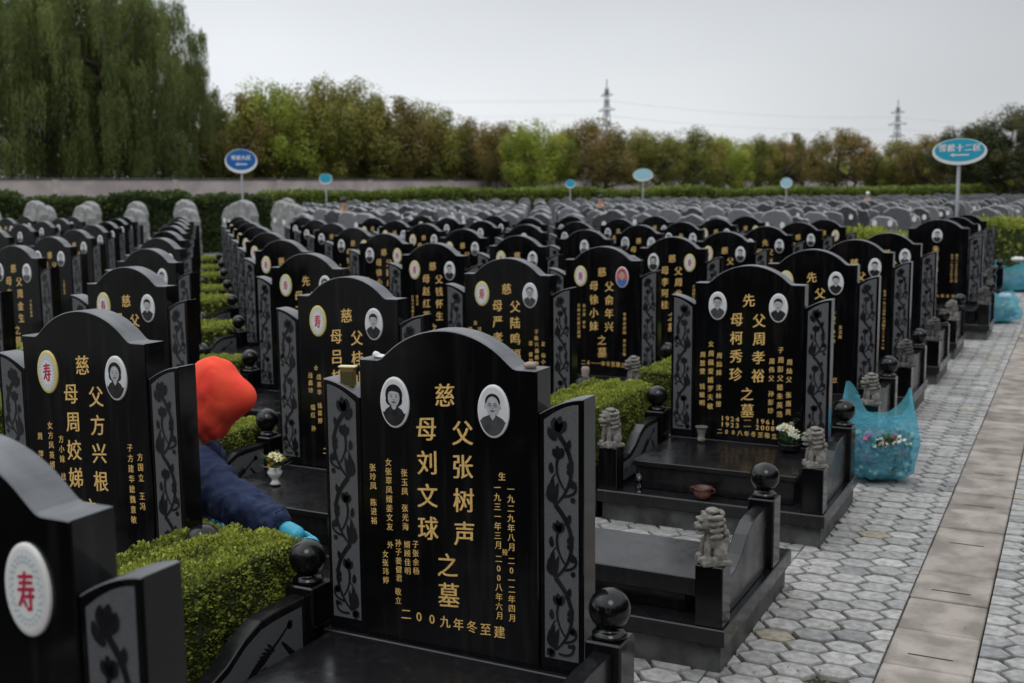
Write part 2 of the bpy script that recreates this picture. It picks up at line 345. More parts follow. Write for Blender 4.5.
def portrait_mesh(kind):
    """oval porcelain photograph, centre at origin, facing -Y"""
    mb = MB(); a, b = .056, .086; n = 40
    th = .007
    # porcelain body with a rounded edge
    ring = [(1, 0), (1, -th * .6), (.96, -th), (.86, -th)]
    vs = []; fs = []
    for s_, y in ring: vs += [(a * s_ * math.cos(6.28318 * k / n), y, b * s_ * math.sin(6.28318 * k / n)) for k in range(n)]
    for r_ in range(3):
        for k in range(n): fs.append((r_ * n + k, r_ * n + (k + 1) % n, (r_ + 1) * n + (k + 1) % n, (r_ + 1) * n + k))
    mb.add(vs, fs, 0, True); mb.add(vs[3 * n:], [tuple(range(n))], 0)
    y = -th - .0006
    if kind == 'shou' or kind == 'shou_blue':
        disc(mb, 0, 0, a * .84, b * .87, y, 1, n); disc(mb, 0, 0, a * .74, b * .79, y - .0005, 4, n)
        for k in range(26):      # fret ornament round the character
            g = k / 26 * 6.283
            for q in (.60, .70):
                cx_, cz = a * q * math.cos(g + q), b * q * 1.03 * math.sin(g + q); r = .0034
                mb.add([(cx_ - r, y - .001, cz), (cx_, y - .001, cz - r), (cx_ + r, y - .001, cz), (cx_, y - .001, cz + r)], [(0, 1, 2, 3)], 3)
        put(mb, '寿', 0, 0, .078, sx=.60, mi=2, y=y - .0016); put(mb, '寿', .0012, 0, .078, sx=.62, mi=2, y=y - .0017)
        return mb.mesh('shou_emblem', [M['yrim'] if kind == 'shou' else M['rim'], M['cream'] if kind == 'shou' else M['rim'], M['red'], M['pattern'], M['rim']])
    mats = [M['rim'], M['pbg'], M['skin_bw'], M['hair_bw'], M['coat_bw'], M['skin_dk']]
    if kind == 'colour': mats[1] = M['pink']; mats[2] = M['pskin']; mats[4] = M['pblue']; mats[5] = M['red']
    if kind in ('oldman', 'man3'): mats[4] = M['coat_gy']
    A, B = a * .88, b * .90
    disc(mb, 0, 0, A, B, y, 1, n)
    # shoulders, clipped to the oval
    pts = []
    sh = {'woman': .80, 'man': .92, 'oldman': .95, 'man2': .9, 'man3': .88, 'woman2': .78, 'colour': .9}[kind]
    top = -.010
    up = [(-A * sh, -.034), (-A * sh * .75, -.021), (-.014, -.011), (-.011, top), (.011, top), (.014, -.011), (A * sh * .75, -.021), (A * sh, -.034)]
    lo = []
    for k in range(17):
        g = -.13 * math.pi - k / 16 * .74 * math.pi; lo.append((A * math.cos(g), B * math.sin(g)))
    pts = up + [p for p in lo]
    mb.add([(p[0], y - .0005, p[1]) for p in pts], [tuple(range(len(pts) - 1, -1, -1))], 4)
    # collar
    mb.add([(-.010, y - .001, -.012), (0, y - .001, -.028), (.010, y - .001, -.012)], [(0, 1, 2)], 2 if kind != 'woman' else 4)
    disc(mb, 0, -.010, .010, .012, y - .0011, 2)
    wom = kind.startswith('woman'); h0 = len(mb.v)
    hz = .013
    if wom: disc(mb, 0, hz + .006, .0275, .030, y - .0008, 3); disc(mb, 0, hz - .010, .027, .017, y - .0008, 3)
    else: disc(mb, 0, hz + .009, .0225, .0235, y - .0008, 3)
    if not wom:
        disc(mb, -.0205, hz - .001, .004, .007, y - .0012, 2); disc(mb, .0205, hz - .001, .004, .007, y - .0012, 2)
    disc(mb, 0, hz - .001, .0192, .026 if not wom else .0245, y - .0015, 2)
    # fringe
    if kind in ('woman', 'man', 'man2', 'man3'):
        f = [(-.0195, hz + .004), (-.017, hz + .014), (-.006, hz + .0175), (.007, hz + .016), (.0165, hz + .013), (.0195, hz + .003), (.021, hz + .02), (0, hz + .032), (-.021, hz + .02)]
        mb.add([(p[0], y - .0019, p[1]) for p in f], [tuple(range(len(f)))], 3)
    for s_ in (-1, 1):
        disc(mb, s_ * .0075, hz + .001, .0033, .0014, y - .002, 3, 10)
        mb.add([(s_ * .0075 - .0048, y - .002, hz + .0062), (s_ * .0075 + .0048, y - .002, hz + .0062), (s_ * .0075 + .004, y - .002, hz + .0078), (s_ * .0075 - .004, y - .002, hz + .0078)], [(0, 1, 2, 3)], 5)
        disc(mb, s_ * .0105, hz - .009, .0045, .007, y - .0017, 2, 12)
    mb.add([(-.0035, y - .002, hz - .0072), (.0035, y - .002, hz - .0072), (.0016, y - .002, hz - .0050), (-.0016, y - .002, hz - .0050)], [(0, 1, 2, 3)], 5)
    disc(mb, 0, hz - .0135, .0066, .0016, y - .002, 3 if kind != 'colour' else 5, 12)
    if kind in ('oldman', 'man3'):
        for s_ in (-1, 1):
            e = ell(s_ * .0078, hz + .001, .0062, .005, y - .0022, 14); e2 = ell(s_ * .0078, hz + .001, .0054, .0042, y - .0022, 14)
            mb.add(e + e2, [(k, (k + 1) % 14, 14 + (k + 1) % 14, 14 + k) for k in range(14)], 3)
    mb.v[h0:] = [(a_ * 1.2, b_, (c_ - hz) * 1.2 + hz + .006) for a_, b_, c_ in mb.v[h0:]]
    return mb.mesh('portrait_' + kind, mats)
PORT = {k: portrait_mesh(k) for k in ('woman', 'man', 'oldman', 'man2', 'man3', 'woman2', 'colour', 'shou', 'shou_blue')}

# ------------------------------------------------------------------ grave parts (origin: ground, centre of the stone's front face)
ZS = .345
def headstone_mesh(mats):
    pts = [(-.33, 0), (.33, 0), (.33, .963), (.258, .963), (.246, .967), (.232, .978), (.218, .990)]
    c = .2185; h = .083; r = (c * c + h * h) / (2 * h); a0 = math.asin(c / r)
    for k in range(1, 24):
        a = a0 - 2 * a0 * k / 24; pts.append((r * math.sin(a), .990 + h - r + r * math.cos(a)))
    pts += [(-.218, .990), (-.232, .978), (-.246, .967), (-.258, .963), (-.33, .963)]
    return MB().bm(prism_bm(pts, 0, .10, 'y', .003)).mesh('headstone', mats)
M['sawn'] = mat('sawn_granite_edge', (.095, .10, .108), .42, noise_scale=12, col2=(.135, .14, .15), bump=.1, bump_scale=300)
def sawn_top(me):
    me.materials.append(M['sawn'])
    for p in me.polygons:
        if p.normal.z > .35: p.material_index = 1
    return me
HEAD = sawn_top(headstone_mesh(M['black']))
WX0, WX1 = .334, .484
def wing_outline(s=1, inset=0, z0=0.0):
    a, b = WX0 + inset, WX1 - inset; out = [(a, z0), (b, z0)]
    for k in range(9):
        t = k / 8; x = b + (a - b) * t; z = .885 - .055 * (t ** 1.7) - inset * 1.05; out.append((x, z))
    return [(s * x, z) for x, z in (out if s > 0 else list(reversed(out)))]
WING = {s: MB().bm(prism_bm(wing_outline(s), .004, .098, 'y', .003)).mesh('side_stone', M['black']) for s in (1, -1)}
for m_ in WING.values(): sawn_top(m_)
def stroke(mb, pts, w0, w1, y, mi=0):
    n = len(pts); vs = []
    for i, (x, z) in enumerate(pts):
        a = pts[max(i - 1, 0)]; b = pts[min(i + 1, n - 1)]; dx, dz = b[0] - a[0], b[1] - a[1]; l = math.hypot(dx, dz) or 1
        t = i / (n - 1); w_ = (w0 + (w1 - w0) * t) * .66
        vs += [(x - dz / l * w_, y, z + dx / l * w_), (x + dz / l * w_, y, z - dx / l * w_)]
    mb.add(vs, [(2 * i, 2 * i + 1, 2 * i + 3, 2 * i + 2) for i in range(n - 1)], mi)
def leaf(mb, x, z, ang, ln, wd, bend, y, mi=0, n=7):
    vs = []; px_, pz = x, z; a = ang
    for i in range(n + 1):
        t = i / n; w_ = 1.4 * wd * math.sin(math.pi * min(1, t * .9 + .1)) ** .8 * (1 - .15 * t) if i < n else 0
        nx, nz = -math.sin(a), math.cos(a); vs += [(px_ + nx * w_ / 2, y, pz + nz * w_ / 2), (px_ - nx * w_ / 2, y, pz - nz * w_ / 2)]
        px_ += math.cos(a) * ln / n; pz += math.sin(a) * ln / n; a += bend / n
    mb.add(vs, [(2 * i, 2 * i + 2, 2 * i + 3, 2 * i + 1) for i in range(n)], mi)
def tulip(mb, x, z, ang, s, y):
    for d in (-.75, 0, .75): leaf(mb, x, z, ang + d, s * (1.0 if d == 0 else .92), s * .42, -d * 1.1, y)
    disc(mb, x + .15 * s * math.cos(ang), z + .15 * s * math.sin(ang), s * .24, s * .24, y + .00007, 0, 10)
def curl(mb, x, z, ang, s, turn, y, w_=.006):
    pts = []; a = ang
    for i in range(15):
        pts.append((x, z)); st = s * (1 - .055 * i) / 6; x += math.cos(a) * st; z += math.sin(a) * st; a += turn * (.12 + i * .035)
    stroke(mb, pts, w_, w_ * .8, y); disc(mb, pts[-1][0], pts[-1][1], w_ * 1.1, w_ * 1.1, y + .00008, 0, 8)
def relief_mesh(s):
    """light honed panel with dark scrolling vine"""
    mb = MB(); o = wing_outline(1, .017, .045); yp = .0025
    mb.add([(s * x, yp, z) for x, z in o], [tuple(range(len(o))) if s > 0 else tuple(reversed(range(len(o))))], 0)
    v = MB(); y = .0012; cx_ = (WX0 + WX1) / 2
    def bez(p, n=16):
        out_ = []
        for k in range(n + 1):
            t = k / n; q = [(1 - t) ** 3, 3 * t * (1 - t) ** 2, 3 * t * t * (1 - t), t ** 3]; out_.append((cx_ + sum(a_ * c_[0] for a_, c_ in zip(q, p)), sum(a_ * c_[1] for a_, c_ in zip(q, p))))
        return out_
    U = .236
    for k in range(3):
        z = .075 + U * k; o_ = lambda *p: [(a_, z + b_) for a_, b_ in p]; e = -.00025 * k
        stroke(v, bez(o_((-.020, .0), (.040, .055), (.066, .150), (-.020, U))), .0055, .0125, y + e)
        stroke(v, bez(o_((-.020, .0), (-.042, .03), (-.046, .07), (-.018, .10))), .006, .003, y + e - .00002)
        stroke(v, bez(o_((.012, .050), (-.018, .09), (-.022, .13), (-.004, .165))), .0045, .008, y + e - .00004)
        tulip(v, cx_ - .006, z + .150, 1.75, .040, y + e - .00006)
        for q, (aa, ll, ww, bb) in enumerate(((2.05, .085, .017, -.9), (2.45, .066, .017, -1.1), (2.95, .048, .016, -1.3), (1.65, .060, .012, -.5))): leaf(v, cx_ - .016, z + .004 + .004 * q, aa, ll, ww, bb, y + e - .00008 - .00002 * q)
        curl(v, cx_ + .006, z + .030, .1, .060, 1.0, y + e - .00016, .0065); disc(v, cx_ + .040, z + .020, .0085, .0095, y + e - .00018, 0, 12)
        curl(v, cx_ + .022, z + .135, -.6, .040, -1.2, y + e - .0002, .006); leaf(v, cx_ + .020, z + .120, .5, .034, .014, 1.0, y + e - .00022)
        leaf(v, cx_ + .014, z + .175, .9, .040, .015, .6, y + e - .00024); tulip(v, cx_ + .030, z + .065, .5, .026, y + e - .00026)
        leaf(v, cx_ - .03, z + .10, 1.9, .036, .013, -.6, y + e - .00028)
    z = .075 + U * 3; tulip(v, cx_ - .012, z - .004, 1.35, .052, y - .0012); leaf(v, cx_ - .016, z - .03, 2.5, .05, .018, -.9, y - .0011)
    tulip(v, cx_ - .026, .070, 3.6, .03, y - .0012); curl(v, cx_ - .01, .066, -.2, .055, .9, y - .0013, .006)
    lim0, lim1 = WX0 + .020, WX1 - .020
    v.v = [(s * min(max(a, lim0), lim1), b, c) for a, b, c in v.v]
    if s < 0: v.f = [tuple(reversed(f)) for f in v.f]
    mb.add(v.v, v.f, 1)
    return mb.mesh('vine_relief', [M['panel'], M['vine']])
REL = {s: relief_mesh(s) for s in (1, -1)}

def base_meshes():
    a = MB(); a.bm(box_bm(-.615, .615, -.80, .15, -.02, .110, .004)); riser = a.mesh('plinth', M['riser'])
    a = MB(); a.bm(box_bm(-.638, .638, -.832, .165, .112, .182, .006)); cap = a.mesh('plinth_cap', M['black2'])
    a = MB(); a.bm(box_bm(-.50, .50, -.02, .15, .184, ZS - .001, .004)); a.bm(box_bm(-.45, .45, -.70, -.023, .184, ZS - .035, .003)); a.bm(box_bm(-.465, .465, -.715, -.023, ZS - .033, ZS - .001, .004))
    slab = a.mesh('grave_slab', M['black2']); return riser, cap, slab
RISER, CAP, SLAB = base_meshes()
a = MB(); a.bm(box_bm(-.44, .44, -.70, -.32, .184, ZS - .080, .003)); a.bm(box_bm(-.50, .50, -.745, -.29, ZS - .078, ZS - .001, .004)); SLAB_E = a.mesh('grave_slab', M['black2'])
a = MB(); a.bm(prism_bm([(-.615, -.80), (.615, -.80), (.615, .25), (.50, .25), (.50, -.28), (-.50, -.28), (-.50, .25), (-.615, .25)], -.02, .110, 'z', .004)); RISER_E = a.mesh('plinth', M['riser'])
a = MB(); a.bm(prism_bm([(-.638, -.832), (.638, -.832), (.638, .27), (.49, .27), (.49, -.27), (-.49, -.27), (-.49, .27), (-.638, .27)], .112, .182, 'z', .005)); CAP_E = a.mesh('plinth_cap', M['black2'])
a = MB(); a.bm(box_bm(-.06, .06, -.06, .06, .184, .498, .006)); POST = a.mesh('post', M['black'])
prof = [(.047, .499), (.055, .503), (.055, .512), (.046, .517), (.044, .522)]
for k in range(1, 13):
    g = -math.pi / 2 + math.pi * k / 13; prof.append((.0655 * math.cos(g), .587 + .0655 * math.sin(g)))
prof = [p for p in prof if True]; prof.append((.004, .6524))
vs, fs = lathe(prof, 28); BALL = MB().add(vs, fs, 0, True).mesh('ball_finial', M['black'])
a = MB(); a.bm(box_bm(-.055, .055, -.055, .055, .184, .428, .004)); LPOST = a.mesh('lion_post', M['black'])
wy = [(-.062, .184), (-.062, .468), (-.22, .468), (-.30, .462), (-.38, .43), (-.47, .372), (-.55, .340), (-.62, .332), (-.718, .332), (-.718, .184)]
WALL = MB().bm(prism_bm(wy, -.032, .032, 'x', .004)).mesh('side_kerb', M['black2'])
def kerb_relief(s):
    mb = MB(); x = s * .0335
    o = [(-.085, .205), (-.085, .44), (-.22, .44), (-.30, .434), (-.38, .402), (-.46, .348), (-.55, .314), (-.69, .308), (-.69, .205)]
    mb.add([(x, p[0], p[1]) for p in o], [tuple(range(len(o)))] if s < 0 else [tuple(reversed(range(len(o))))], 0)
    v = MB()
    # a crane with spread wings among clouds
    stroke(v, [(-.16, .40), (-.20, .375), (-.245, .35), (-.29, .32), (-.35, .295), (-.42, .275)], .006, .014, 0)
    for k in range(9): leaf(v, -.24 - .012 * k, .335 - .004 * k, 2.1 + .12 * k, .055 - .002 * k, .009, .5, -.0001 * k)
    for k in range(8): leaf(v, -.28 - .013 * k, .30 - .004 * k, 3.5 + .07 * k, .085, .009, -.4, -.0001 * k - .001)
    for k in range(6): leaf(v, -.20 + .01 * k, .355 - .015 * k, -.9 + .1 * k, .05, .009, .5, -.0001 * k - .002)
    tulip(v, -.165, .395, .5, .03, -.0026)
    for cx_, cz in ((-.14, .25), (-.50, .26), (-.60, .25)): curl(v, cx_, cz, 2.4, .05, 1.1, -.003, .006)
    vv = [(x + s * (.0008 - b * .3), min(-.09, max(-.685, aa)), max(.21, min(c, .43))) for aa, b, c in v.v]
    mb.add(vv, v.f, 1); return mb.mesh('kerb_relief', [M['panel'], M['vine']])
KREL = {s: kerb_relief(s) for s in (1, -1)}

def blob_mesh(name, parts, vox, mats, smooth=True, disp=0):
    """union of ellipsoids, remeshed to one continuous carved surface"""
    b = bmesh.new()
    for p in parts:
        c, r = p[0], p[1]; rot = p[2] if len(p) > 2 else (0, 0, 0)
        m = Matrix.Translation(c) @ Matrix.Rotation(rot[2], 4, 'Z') @ Matrix.Rotation(rot[1], 4, 'Y') @ Matrix.Rotation(rot[0], 4, 'X') @ Matrix.Diagonal((*r, 1))
        if len(p) > 3: bmesh.ops.create_cube(b, size=2, matrix=m)
        else: bmesh.ops.create_icosphere(b, subdivisions=2, radius=1, matrix=m)
    me = bpy.data.meshes.new('t'); b.to_mesh(me); b.free(); o = bpy.data.objects.new('t', me); C.objects.link(o)
    r = o.modifiers.new('r', 'REMESH'); r.mode = 'VOXEL'; r.voxel_size = vox; r.use_smooth_shade = smooth
    s_ = o.modifiers.new('s', 'SMOOTH'); s_.iterations = 2; s_.factor = .5
    dg = bpy.context.evaluated_depsgraph_get(); out_ = bpy.data.meshes.new_from_object(o.evaluated_get(dg)); out_.name = name
    bpy.data.objects.remove(o); bpy.data.meshes.remove(me)
    if disp:
        for v in out_.vertices: v.co += v.normal * (noise.noise(v.co * 60) * disp)
    out_.materials.clear()
    for m_ in (mats if isinstance(mats, list) else [mats]): out_.materials.append(m_)
    return out_
def lion_mesh(m_):
    P = [((0, 0, .008), (.052, .056, .009), (0, 0, 0), 1)]                       # plinth
    P += [((0, .020, .056), (.042, .036, .046)), ((0, -.004, .085), (.037, .030, .044), (.35, 0, 0))]      # haunch, chest
    for s_ in (-1, 1):
        P += [((s_ * .036, .016, .042), (.017, .028, .031)), ((s_ * .038, -.014, .023), (.014, .026, .010))]       # hind leg and foot
        P += [((s_ * .025, -.032, .056), (.0130, .0135, .044)), ((s_ * .026, -.043, .023), (.0165, .019, .012))]   # fore leg and paw
        P += [((s_ * .017, -.056, .170), (.014, .009, .0075)), ((s_ * .016, -.060, .146), (.015, .011, .009))]      # brow, cheek
        P += [((s_ * .040, -.028, .182), (.009, .012, .009))]
        for k in range(4):      # heavy rolls of mane down the side
            P.append(((s_ * (.041 - .002 * k), .000, .182 - .024 * k), (.0135, .030, .0105), (.15, 0, 0)))
    P += [((0, -.022, .156), (.038, .040, .040)), ((0, -.058, .142), (.026, .018, .010)), ((0, -.068, .151), (.012, .009, .008)), ((0, -.050, .119), (.021, .021, .008))]
    for k in range(5): P.append(((0, .028 + .003 * k, .190 - .025 * k), (.034, .013, .0115)))
    P += [((0, -.006, .200), (.032, .028, .011)), ((0, .054, .07), (.012, .010, .040)), ((0, .050, .11), (.018, .012, .018))]
    return blob_mesh('lion', P, .0036, m_, disp=.0014)
LION = [lion_mesh(M['lion']), None]
LION[1] = LION[0].copy(); LION[1].materials.clear(); LION[1].materials.append(M['lion_dark'])

# ------------------------------------------------------------------ inscriptions
SPEC = {}
def S_(i, j, **k): SPEC[(i, j)] = k
S_(0, 0, head='慈', l='母刘文球', r='父张树声', date='二00九年冬至建', pl='woman', pr='oldman', pk=1.13,
   cols=[(.205, .618, '生', .029), (.188, .580, '一九三一年三月', .028), (.190, .345, '二00八年六月', .028), (.236, .580, '一九二九年八月', .028), (.236, .345, '二0一二年四月', .028), (.213, .370, '殁', .022),
         (-.285, .595, '张玲凤 陈进裕', .028), (-.222, .620, '女张翠凤婿姜文友', .028), (-.160, .590, '张玉凤 张光海', .028),
         (-.222, .335, '外', .027), (-.243, .300, '女张玮婷', .027), (-.190, .345, '孙子姜健君', .027), (-.155, .345, '婿顾佳明', .027), (-.122, .350, '子张余杨', .027), (-.195, .175, '敬立', .027)])
S_(1, 0, head='慈', l='母周姣娣', r='父方兴根', date='二00七年冬至建', pl='shou', pr='woman2', pk=1.25,
   cols=[(.228, .56, '子方建华媳魏意敏', .032), (.278, .53, '方国立 王冯', .032), (.25, .19, '方岚', .03), (-.142, .56, '方小妹 战阿', .032), (-.200, .61, '女方凤英婿彭宝', .032), (-.262, .56, '周 萍', .032)])
S_(0, 2, head='先', l='母柯秀珍', r='父周孝裕', date='二00八年冬至敬立', pl='man3', pr='man', y2=['1924 — 1961', '1923 — 2008'], pk=1.36,
   cols=[(.198, .575, '子', .038), (.198, .515, '周彭父媳朱英浩', .040), (.145, .505, '周伟父 孙彭珍', .038), (.25, .505, '周灿父 张惠英', .038),
         (-.228, .590, '女', .038), (-.228, .530, '周佩爱婿罗天敏', .040), (-.280, .520, '周慧雯 钱敏明', .038), (-.176, .520, '周灿妹 沈林雷', .038)])
S_(1, 2, head='慈', l='母严孝余', r='父陆鸣福', date='二00六年冬至敬立', pl='shou', pr='oldman', pk=1.28,
   cols=[(.225, .58, '子陈兴福根建明', .034), (.275, .50, '友 仙小弟', .034), (.180, .50, '忠 雷翔', .034), (-.245, .62, '女', .034), (-.285, .575, '陆晓英', .034), (-.215, .575, '兄陈玲', .034)])
S_(1, 3, head='慈', l='母徐小妹', r='父俞年兴', date='二0一一年冬至敬立', pl='shou', pr='colour', pk=1.25,
   cols=[(.200, .52, '孝男俞建国 孙俞立敬', .030), (-.208, .58, '女俞小红婿王国明', .030), (-.160, .58, '俞小英 李华', .030)])
S_(1, 1, head='慈', l='母吕桂英', r='父桂仙福', date='二00八年冬至立', pl='shou', pr='man2', pk=1.25,
   cols=[(-.215, .565, '☆', .034), (-.255, .52, '战晨玲', .034), (-.197, .515, '战惠华 钱菁婷', .034), (-.245, .34, '瑞红 孙', .034), (.2, .55, '子桂建华', .03)])
S_(2, 3, head='慈', l='母赵红英', r='父钱怀生', date='二00五年清明立', pl='shou', pr='man2', cols=[(-.22, .58, '女钱小英婿王明', .028), (-.17, .58, '钱玉英', .028), (.2, .55, '子钱建华媳', .028)])
S_(2, 2, head='先', l='母王秀英', r='父李根生', date='二00四年冬至立', pl='shou', pr='woman2', cols=[])
S_(2, 1, head='慈', l='母王阿英', r='父陈宝根', date='二00五年冬至立', pl='shou', pr='man', cols=[(.2, .58, '二00一年', .03)])
S_(0, 3, head='先', l='母', r='父', date='二00五年冬至立', pl='shou', pr='man', cols=[(.17, .60, '子建华 孙小明', .03), (.12, .55, '建国 媳 小英', .03), (.22, .50, '女玉英', .03)], l2='余秀英')
S_(0, 4, head='慈', l='母', r='父', date='', pl='shou', pr='man2', cols=[(.27, .62, '生于一九二九年八月殁于二00一年', .028)])
S_(0, 7, single='朱怀林之墓', date='二00六年冬至', pc='man', cols=[(.16, .62, '生于一九三0年十月', .034), (.21, .62, '殁于二00五年三月', .034)])
S_(0, 5, head='慈', l='母朱杏英', r='父夏生根', date='', pl='shou', pr='man3', cols=[(.22, .60, '子夏建华', .03)])
S_(1, 4, head='慈', l='母李阿桂', r='父周龙生', date='', pl='woman', pr='shou', cols=[(.22, .60, '子周建华', .03)])
S_(1, 5, head='慈', l='母', r='父', date='', pl='shou', pr='man', cols=[])
S_(0, -1, head='慈', l='母王桂英', r='父陈福根', date='二00七年冬至立', pl='woman2', pr='shou_blue', cols=[(.20, .57, '子陈建明', .03), (.15, .55, '媳王小红', .03)])
GEN = [dict(head='慈', l='母王秀英', r='父李根生', pl='shou', pr='man'), dict(head='先', l='母陈玉珍', r='父张福林', pl='woman', pr='man2'),
       dict(head='慈', l='母朱阿妹', r='父周金生', pl='woman2', pr='oldman'), dict(single='先父王国良之墓', pc='man3'), dict(head='慈', l='母沈凤英', r='父陆宝根', pl='shou', pr='man3'),
       dict(head='慈', l='母徐小妹', r='父顾永兴', pl='man2', pr='shou')]
def inscription(sp):
    mb = MB(); z = ZS
    if 'single' in sp:
        t = sp['single']; 
        for k, ch in enumerate(t): put(mb, ch, -.02, z + .70 - k * .53 / (len(t) - 1), .078)
    else:
        put(mb, sp['head'], 0, z + .864, .082)
        for k, ch in enumerate(sp['l']): put(mb, ch, -.072, z + .745 - .111 * k, .086)
        for k, ch in enumerate(sp['r']): put(mb, ch, .064, z + .745 - .111 * k, .086)
        if sp.get('l2'):
            for k, ch in enumerate(sp['l2']): put(mb, ch, -.072, z + .634 - .111 * k, .086)
        put(mb, '之', 0, z + .297, .086); put(mb, '墓', .003, z + .195, .090)
    if sp.get('y2'):
        for k, t in enumerate(sp['y2']): row(mb, t, -.15, .16, z + .135 - .038 * k, .040, sx=1.15)
        row(mb, sp['date'], -.165, .17, z + .052, .036)
    elif sp.get('date'): row(mb, sp['date'], -.165, .190, z + .100, .044)
    for u, v, t, s_ in sp.get('cols', []): column(mb, t, u, z + v, s_, s_ * sp.get('pk', 1.2))
    return mb.mesh('inscription', M['gold'])
GENM = [inscription(dict(sp, date='二00五年冬至立', cols=[(.2, .57, '子建华建明', .028), (-.22, .57, '女玉英小英', .028)])) for sp in GEN]

GROUP = 'black granite graves set out in rows'
def visible_mesh(corners):
    return True
def grave(i, j, label, full=True, stone=True):
    rr = random.Random(i * 97 + j * 13 + 5)
    x = X0 - PX * i; y = Y0 + PY * j + SH * i
    dev = {(0, 0): (-.034, .02), (1, 0): (.10, -.1), (0, 2): (.03, -.07), (0, -1): (-.075, .06), (1, 1): (-.02, .0), (2, 3): (0, .07), (1, 2): (.02, .02), (0, 7): (.12, 0)}.get((i, j), (0, 0))
    if not (i, j) in ((0, 0), (0, -1)): dev = (dev[0] + rr.uniform(-.008, .008), dev[1])
    root = bpy.data.objects.new('grave', None); C.objects.link(root); root.location = (x + dev[0], y + dev[1], rr.uniform(-.006, .006) if (i, j) != (0, 0) else 0)
    root['label'] = label; root['category'] = 'grave'
    root['group'] = GROUP
    root.empty_display_size = .2
    if (i, j) == (0, 7): root.scale = (1.14, 1, 1.03)
    if (i, j) not in ((0, 0), (0, 2)): root.rotation_euler = (0, 0, R(rr.uniform(-.5, .5)))
    if stone:
        hs = link('headstone', HEAD, root, (0, 0, ZS), label=None)
        sp = SPEC.get((i, j))
        gi = (i * 7 + j * 5) % len(GEN) if not sp else None
        me = inscription(sp) if sp else GENM[gi]; sp = sp or GEN[gi]
        if (i, j) == (0, -1) or (i > 1 and j > 5):
            pass
        link('inscription', me, hs, (0, 0, -ZS))
        if 'pc' in sp: link('portrait', PORT[sp['pc']], hs, (-.01, -.0005, .865))
        else:
            dz = 0 if full else rr.uniform(-.01, .01)
            for key, u in (('pl', -.190), ('pr', .178)):
                nm = 'emblem' if sp[key].startswith('shou') else 'portrait'
                link(nm, PORT[sp[key]], hs, (u + (.042 if (i, j) == (0, -1) else 0), -.0005, .825 + dz))
        for s_ in (-1, 1):
            wg = link('side_stone', WING[s_], root, (0, 0, ZS)); link('vine_relief', REL[s_], wg)
    link('plinth', RISER if stone else RISER_E, root); link('plinth_cap', CAP if stone else CAP_E, root); link('grave_slab', SLAB if stone else SLAB_E, root)
    for s_ in (-1, 1):
        xx = s_ * .572
        po = link('post', POST, root, (xx, 0, 0)); link('ball_finial', BALL, po)
        if full:
            wl = link('side_kerb', WALL, root, (xx, 0, 0)); link('kerb_relief', KREL[-s_], wl)
            lp = link('lion_post', LPOST, root, (xx, -.772, 0))
            dark = 0 if (i, j) in ((0, 1), (0, 2)) or rr.random() < .35 else 1
            link('stone_lion', LION[dark], lp, (0, 0, .428), rz=(-.95 if s_ > 0 else -.55) + rr.uniform(-.15, .15), sc=rr.uniform(1.0, 1.07))
    return root

NW = 'first second third fourth fifth sixth seventh eighth ninth tenth eleventh twelfth thirteenth fourteenth fifteenth sixteenth seventeenth eighteenth nineteenth twentieth twenty-first twenty-second twenty-third twenty-fourth twenty-fifth twenty-sixth twenty-seventh twenty-eighth twenty-ninth thirtieth'.split()
ORD = ['nearest', 'second', 'third', 'fourth', 'fifth', 'sixth', 'seventh', 'eighth', 'ninth', 'tenth', 'eleventh', 'twelfth', 'thirteenth', 'fourteenth']
LBL = {(0, 0): 'sharp black grave at centre with portraits of a woman and an elderly man',
       (0, -1): 'blurred dark grave in the lower left corner with a red and white oval emblem',
       (0, 1): 'empty black grave plot without headstone, pale stone lion and ball post beside the path',
       (0, 2): 'black grave beside the big blue bag, inscribed with the years 1924 and 1961',
       (1, 0): 'black grave at left hiding part of the person in the red hood',
       (1, 1): 'black grave with a small vase of yellow flowers on its slab, behind the hooded person',
       (1, 2): 'black grave right behind the central headstone, yellow oval emblem and portrait of man in suit',
       (1, 3): 'black grave with a red and blue colour portrait, behind the bright clipped hedge',
       (1, 4): 'black grave with woman portrait at left and yellow emblem at right of its headstone',
       (2, 3): 'black grave with yellow emblem and portrait, left of and behind the man-in-suit headstone',
       (2, 2): 'black grave with gold 先 and yellow emblem, just behind the flower-vase grave',
       (2, 1): 'black grave with yellow emblem behind the grave in front of the red hood',
       (0, 3): 'black grave just behind the headstone dated 1924, blue bag before its right post',
       (0, 6): 'empty black plot without headstone just before the single-portrait grave by the path',
       (0, 7): 'black grave near the path end with a single centred portrait and one gold column'}
JMAX = lambda i: 10 if i == 0 else (8 if i in (1,) else (9 if i < 7 else 8))
placed = set()
for i in range(0, 13):
    for j in range(-3, JMAX(i) + 1):
        x = X0 - PX * i; y = Y0 + PY * j + SH * i
        c = [project((x + dx, y + dy, z)) for dx in (-.6, .6) for dy in (-.8, .2) for z in (.1, 1.4)]
        c = [p for p in c if p]
        vis = any(-10 < p[0] < 1034 and -10 < p[1] < 700 for p in c)
        if j < -1 and i < 2: vis = True      # rows just behind the camera, mirrored in the polished stone
        if not vis: continue
        if j < -1 or (i == 1 and j == -1): lb = None
        dist = ORD[j + 1] if j >= -1 else 'unseen'
        lb = LBL.get((i, j))
        if lb is None:
            cl = 'column beside the path' if i == 0 else ORD[i] + ' column left of the path'
            lb = ('black grave in the %s, %s row from the front' % (cl, ORD[j + 1])) if j >= -1 else ('black grave behind the viewer, %s in column %s' % (('first', 'second')[-j - 2], ORD[i]))
        grave(i, j, lb, full=(i * i + j * j * .6 < 50), stone=(i, j) not in ((0, 1), (0, 6))); placed.add((i, j))

